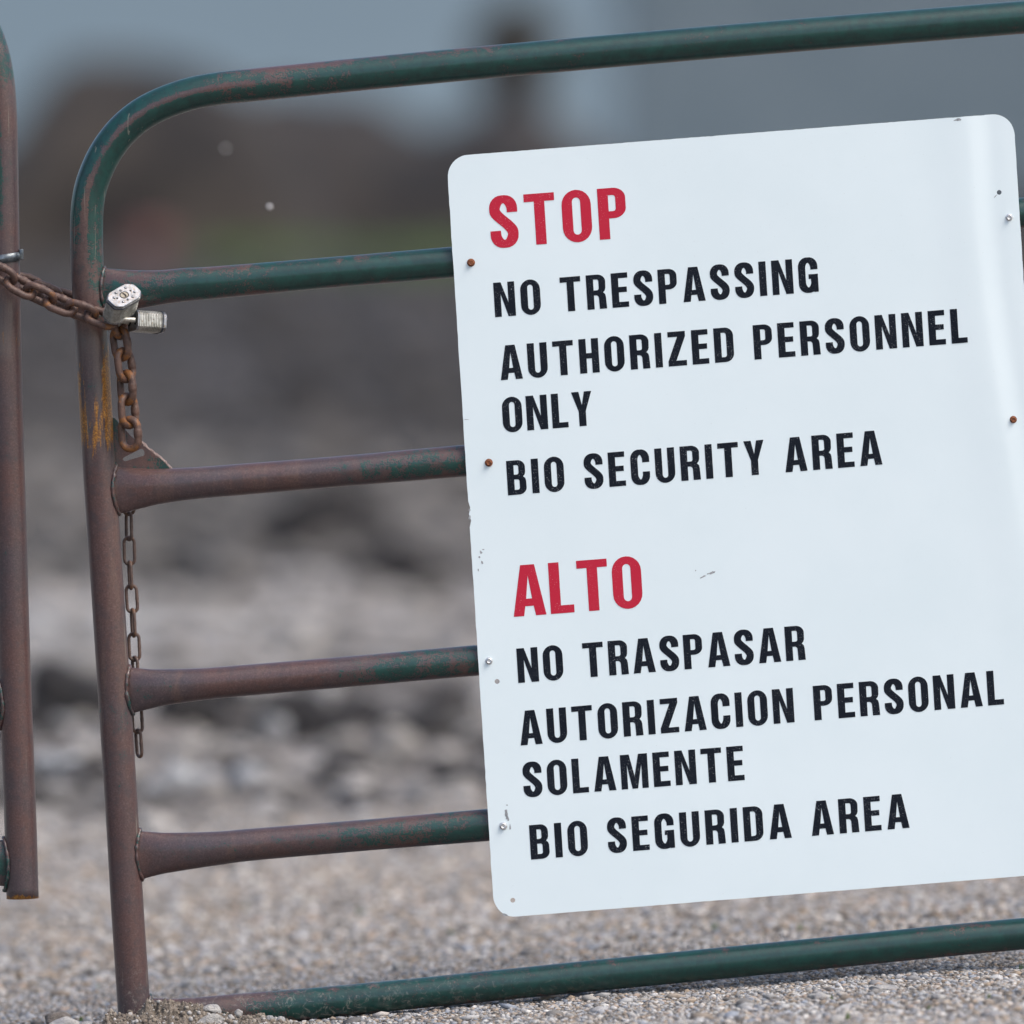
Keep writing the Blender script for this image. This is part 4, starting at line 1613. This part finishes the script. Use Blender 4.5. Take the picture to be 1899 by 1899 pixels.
# ------------------------------------------------------------------ tiny grass tufts in the gravel
def tuft(px, py, hgt, n, lab, seed):
    r = random.Random(seed)
    p = G(px, py)
    V, Fc = [], []
    for _ in range(n):
        an = r.uniform(0, 2 * math.pi)
        lean = r.uniform(0.1, 0.5)
        h = hgt * r.uniform(0.6, 1.1)
        w = h * 0.07 + 0.0006
        base = p + Vector((r.uniform(-1, 1) * hgt * .25, r.uniform(-1, 1) * hgt * .25, -0.001))
        dr = Vector((math.cos(an), math.sin(an), 0))
        sd_ = Vector((-dr.y, dr.x, 0))
        b = len(V)
        for k in range(4):
            t = k / 3
            c = base + Vector((0, 0, h * t)) + dr * lean * h * t * t
            ww = w * (1 - t) + 0.00015
            V += [c - sd_ * ww, c + dr * ww * 0.5, c + sd_ * ww]
        for k in range(3):
            for m in range(3):
                Fc.append((b + k * 3 + m, b + k * 3 + (m + 1) % 3, b + (k + 1) * 3 + (m + 1) % 3, b + (k + 1) * 3 + m))
    tag(link('grass_tuft', mesh_from('grass_tuft', V, Fc), M['grass']), lab, 'grass tuft', 'tiny grass tufts in the gravel')


for i, (x, y, h, n, lab) in enumerate([
        (836, 1735, 0.013, 9, 'green tuft behind the bottom rail, just left of the sign corner'),
        (668, 1698, 0.016, 8, 'blurred green tuft above the middle of the bottom rail'),
        (454, 1686, 0.014, 6, 'faint green tuft above the left end of the bottom rail'),
        (1325, 1724, 0.014, 8, 'green tuft under the bottom edge of the sign'),
        (1483, 1726, 0.012, 6, 'faint tuft between the sign and the bottom rail'),
        (1573, 1890, 0.012, 7, 'green tuft at the bottom edge of the picture right of centre'),
        (1541, 1855, 0.010, 6, 'little tuft beside the flat blue grey stone'),
        (1833, 1853, 0.010, 5, 'dark thin tuft at the lower right'),
        (1723, 1873, 0.009, 5, 'tuft beside the small dark stone'),
        (1894, 1800, 0.012, 6, 'green tuft at the right edge just under the rail'),
        (151, 1894, 0.009, 8, 'bright small tuft between the domed stone and the dirt'),
        (181, 1834, 0.010, 4, 'faint green tuft just left of the gate foot')]):
    tuft(x, y, h, n, lab, 300 + i)


# ------------------------------------------------------------------ background: compost heaps, tree, shed
def world_at(px, dist):
    return (px - 949.5) / F_PX * dist


def heap(name, prof_px, dist, depth, label, seed, mat='heap'):
    """a long heap whose crest follows a measured outline; dist = metres from the camera"""
    V, Fc = [], []
    x0, x1 = prof_px[0][0], prof_px[-1][0]
    nx, ny = 110, 30
    for j in range(ny + 1):
        t = j / ny * 2 - 1
        for i in range(nx + 1):
            px = x0 + (x1 - x0) * i / nx
            x = world_at(px, dist)
            top = CAM_H + (480 - interp(prof_px, px)) / F_PX * dist
            y = dist - CAM_D + t * depth
            g = ground_h(x, y) - 0.1
            k = math.sqrt(max(0.0, 1 - abs(t) ** 1.6))
            z = g + max(0.0, top - g) * k
            z += 0.16 * fbm(x, y, 1.4, seed) * k
            V.append((x, y, z))
    for j in range(ny):
        for i in range(nx):
            a = j * (nx + 1) + i
            Fc.append((a, a + 1, a + nx + 2, a + nx + 1))
    return tag(link(name, mesh_from(name, V, Fc), M[mat]), label, 'heap')


heap('compost_heap', [(-700, 520), (-300, 420), (-60, 330), (20, 250), (70, 170), (120, 115), (200, 98), (300, 112), (380, 140), (470, 180), (540, 260), (600, 400), (660, 540)],
     88, 3.0, 'tall brown heap behind the upper left of the gate', 3.0)
heap('compost_heap', [(300, 520), (370, 300), (420, 190), (500, 165), (600, 172), (690, 178), (735, 215), (800, 235), (850, 215), (900, 185), (1000, 195), (1060, 255), (1150, 320),
                      (1300, 350), (1700, 355), (2100, 350), (2500, 400), (2900, 520)], 96, 3.5, 'long dark heap stretching behind the sign', 8.0, 'heap_dark')

# narrow dark juniper
tz = ground_h(world_at(955, 118), 106)
tree = tag(empty('juniper_tree', (world_at(955, 118), 106, tz)), 'narrow dark tree rising above the heap, left of the shed', 'tree')
tb = Vector(tree.location)
link('trunk', tube_mesh('trunk', [tb + Vector((0, 0, z)) for z in (-0.2, 0.8, 1.8, 2.8)], [0.10, 0.08, 0.06, 0.03], [0.10, 0.08, 0.06, 0.03], 10), M['bark'], tree)
V, Fc = [], []
r = random.Random(4)
top = CAM_H + (480 + 5) / F_PX * 118 - tz
for i in range(9000):
    t = r.random()
    h = 0.25 + (top - 0.25) * t
    rad = 0.74 * (0.75 + 0.25 * math.sin(t * 9)) * (1 - max(0, t - 0.80) / 0.20 * 0.75)
    an = r.uniform(0, 2 * math.pi)
    q = rad * math.sqrt(r.random()) * r.uniform(0.8, 1.15)
    c = tb + Vector((q * math.cos(an), q * math.sin(an), h))
    s = r.uniform(0.03, 0.07)
    d1 = Vector((r.gauss(0, 1), r.gauss(0, 1), r.gauss(0, 1))).normalized()
    d2 = d1.orthogonal().normalized()
    b = len(V)
    V += [c - d1 * s, c + d2 * s * .5, c + d1 * s, c - d2 * s * .5]
    Fc.append((b, b + 1, b + 2, b + 3))
link('crown', mesh_from('crown', V, Fc), M['juniper'], tree, smooth=False)

# blue grey shed: ribbed wall panels, roof, gable trim
SD = 160.0
sx0 = world_at(1160, SD)
shed = tag(empty('metal_shed', (sx0, SD - CAM_D, 0.9)), 'big blue grey metal clad shed behind the right side of the sign', 'shed')
gz = 0.3
for i in range(16):
    x = sx0 + i * 1.0
    V, Fc = [], []
    prof2 = [(0, 0), (.10, 0), (.13, -.04), (.19, -.04), (.22, 0), (.43, 0), (.46, -.04), (.52, -.04), (.55, 0), (.76, 0), (.79, -.04), (.85, -.04), (.88, 0), (.995, 0)]
    for (u, d) in prof2:
        V += [(x + u, SD - CAM_D + d, gz), (x + u, SD - CAM_D + d, 9.0), (x + u, SD - CAM_D + .05, gz), (x + u, SD - CAM_D + .05, 9.0)]
    for k in range(len(prof2) - 1):
        a = k * 4
        Fc += [(a, a + 4, a + 5, a + 1), (a + 2, a + 3, a + 7, a + 6), (a + 1, a + 5, a + 7, a + 3)]
    link('wall_panel', mesh_from('wall_panel', V, Fc), M['clad'], shed, smooth=False)
link('side_wall', box_mesh('side_wall', sx0 - 0.06, sx0 - 0.003, SD - CAM_D, SD - CAM_D + 12, gz, 9.0), M['clad'], shed, smooth=False)
link('back_wall', box_mesh('back_wall', sx0, sx0 + 16, SD - CAM_D + 11.9, SD - CAM_D + 12, gz, 9.0), M['clad'], shed, smooth=False)
link('end_wall', box_mesh('end_wall', sx0 + 16.003, sx0 + 16.06, SD - CAM_D, SD - CAM_D + 12, gz, 9.0), M['clad'], shed, smooth=False)
me = mesh_from('roof', [(sx0 - .4, SD - CAM_D - .5, 8.9), (sx0 + 16.4, SD - CAM_D - .5, 8.9), (sx0 + 16.4, SD - CAM_D + 6, 11), (sx0 - .4, SD - CAM_D + 6, 11),
                        (sx0 + 16.4, SD - CAM_D + 12.5, 8.9), (sx0 - .4, SD - CAM_D + 12.5, 8.9)], [(0, 1, 2, 3), (3, 2, 4, 5)])
ro = link('roof', me, M['roof'], shed, smooth=False)
so = ro.modifiers.new('thick', 'SOLIDIFY')
so.thickness = 0.08

# red tub and green weeds out on the crest of the dark ground
tubp = G(272, 512)
tx, ty = world_at(272, 78), 66.0
tzz = ground_h(tx, ty)
tub = tag(empty('plastic_tub', (tx, ty, tzz)), 'small faded red tub on the dark ground far behind the padlocks', 'tub')
tl_ = Vector(tub.location)
link('tub_body', tube_mesh('tub_body', [tl_ + Vector((0, 0, z)) for z in (0, .02, .15, .26)], [.13, .15, .17, .19], [.13, .15, .17, .19], 24), M['redplastic'], tub)
rimp = [tl_ + Vector((.19 * math.cos(k * math.pi / 16), .19 * math.sin(k * math.pi / 16), .26)) for k in range(32)]
link('rim', tube_mesh('rim', rimp, 0.012, 0.012, 8, side=Vector((0, 0, 1)), closed=True), M['redplastic'], tub)

V, Fc = [], []
r = random.Random(9)
for i in range(3800):
    px = r.choice([r.gauss(520, 60), r.uniform(380, 880), r.gauss(820, 40)])
    y = r.uniform(60, 70)
    x = world_at(px, y + 12)
    z = ground_h(x, y)
    h = r.uniform(0.05, 0.20)
    an = r.uniform(0, 6.28)
    d = Vector((math.cos(an), math.sin(an), 0)) * 0.012
    ln = Vector((r.gauss(0, .3), r.gauss(0, .3), 1)) * h
    b = len(V)
    c = Vector((x, y, z))
    V += [c - d, c + d, c + ln]
    Fc.append((b, b + 1, b + 2))
o = link('weeds', mesh_from('weeds', V, Fc), M['grass'], smooth=False)
tag(o, 'strip of green weeds far behind the top rails', 'weeds', kind='stuff')

# two drifting seeds
for i, (px, py, dy, s, lab) in enumerate([(500, 383, 1.1, 0.0034, 'tiny white seed drifting in front of the brown heap'),
                                          (418, 275, 2.6, 0.0030, 'fainter drifting seed up and left of the white one')]):
    c = P(px, py, dy)
    tag(link('seed_fluff', rock_mesh('seed_fluff', c, (s, s, s), 500 + i, 2, 0.2, 0.3), M['fluff']), lab, 'seed', 'drifting seeds')
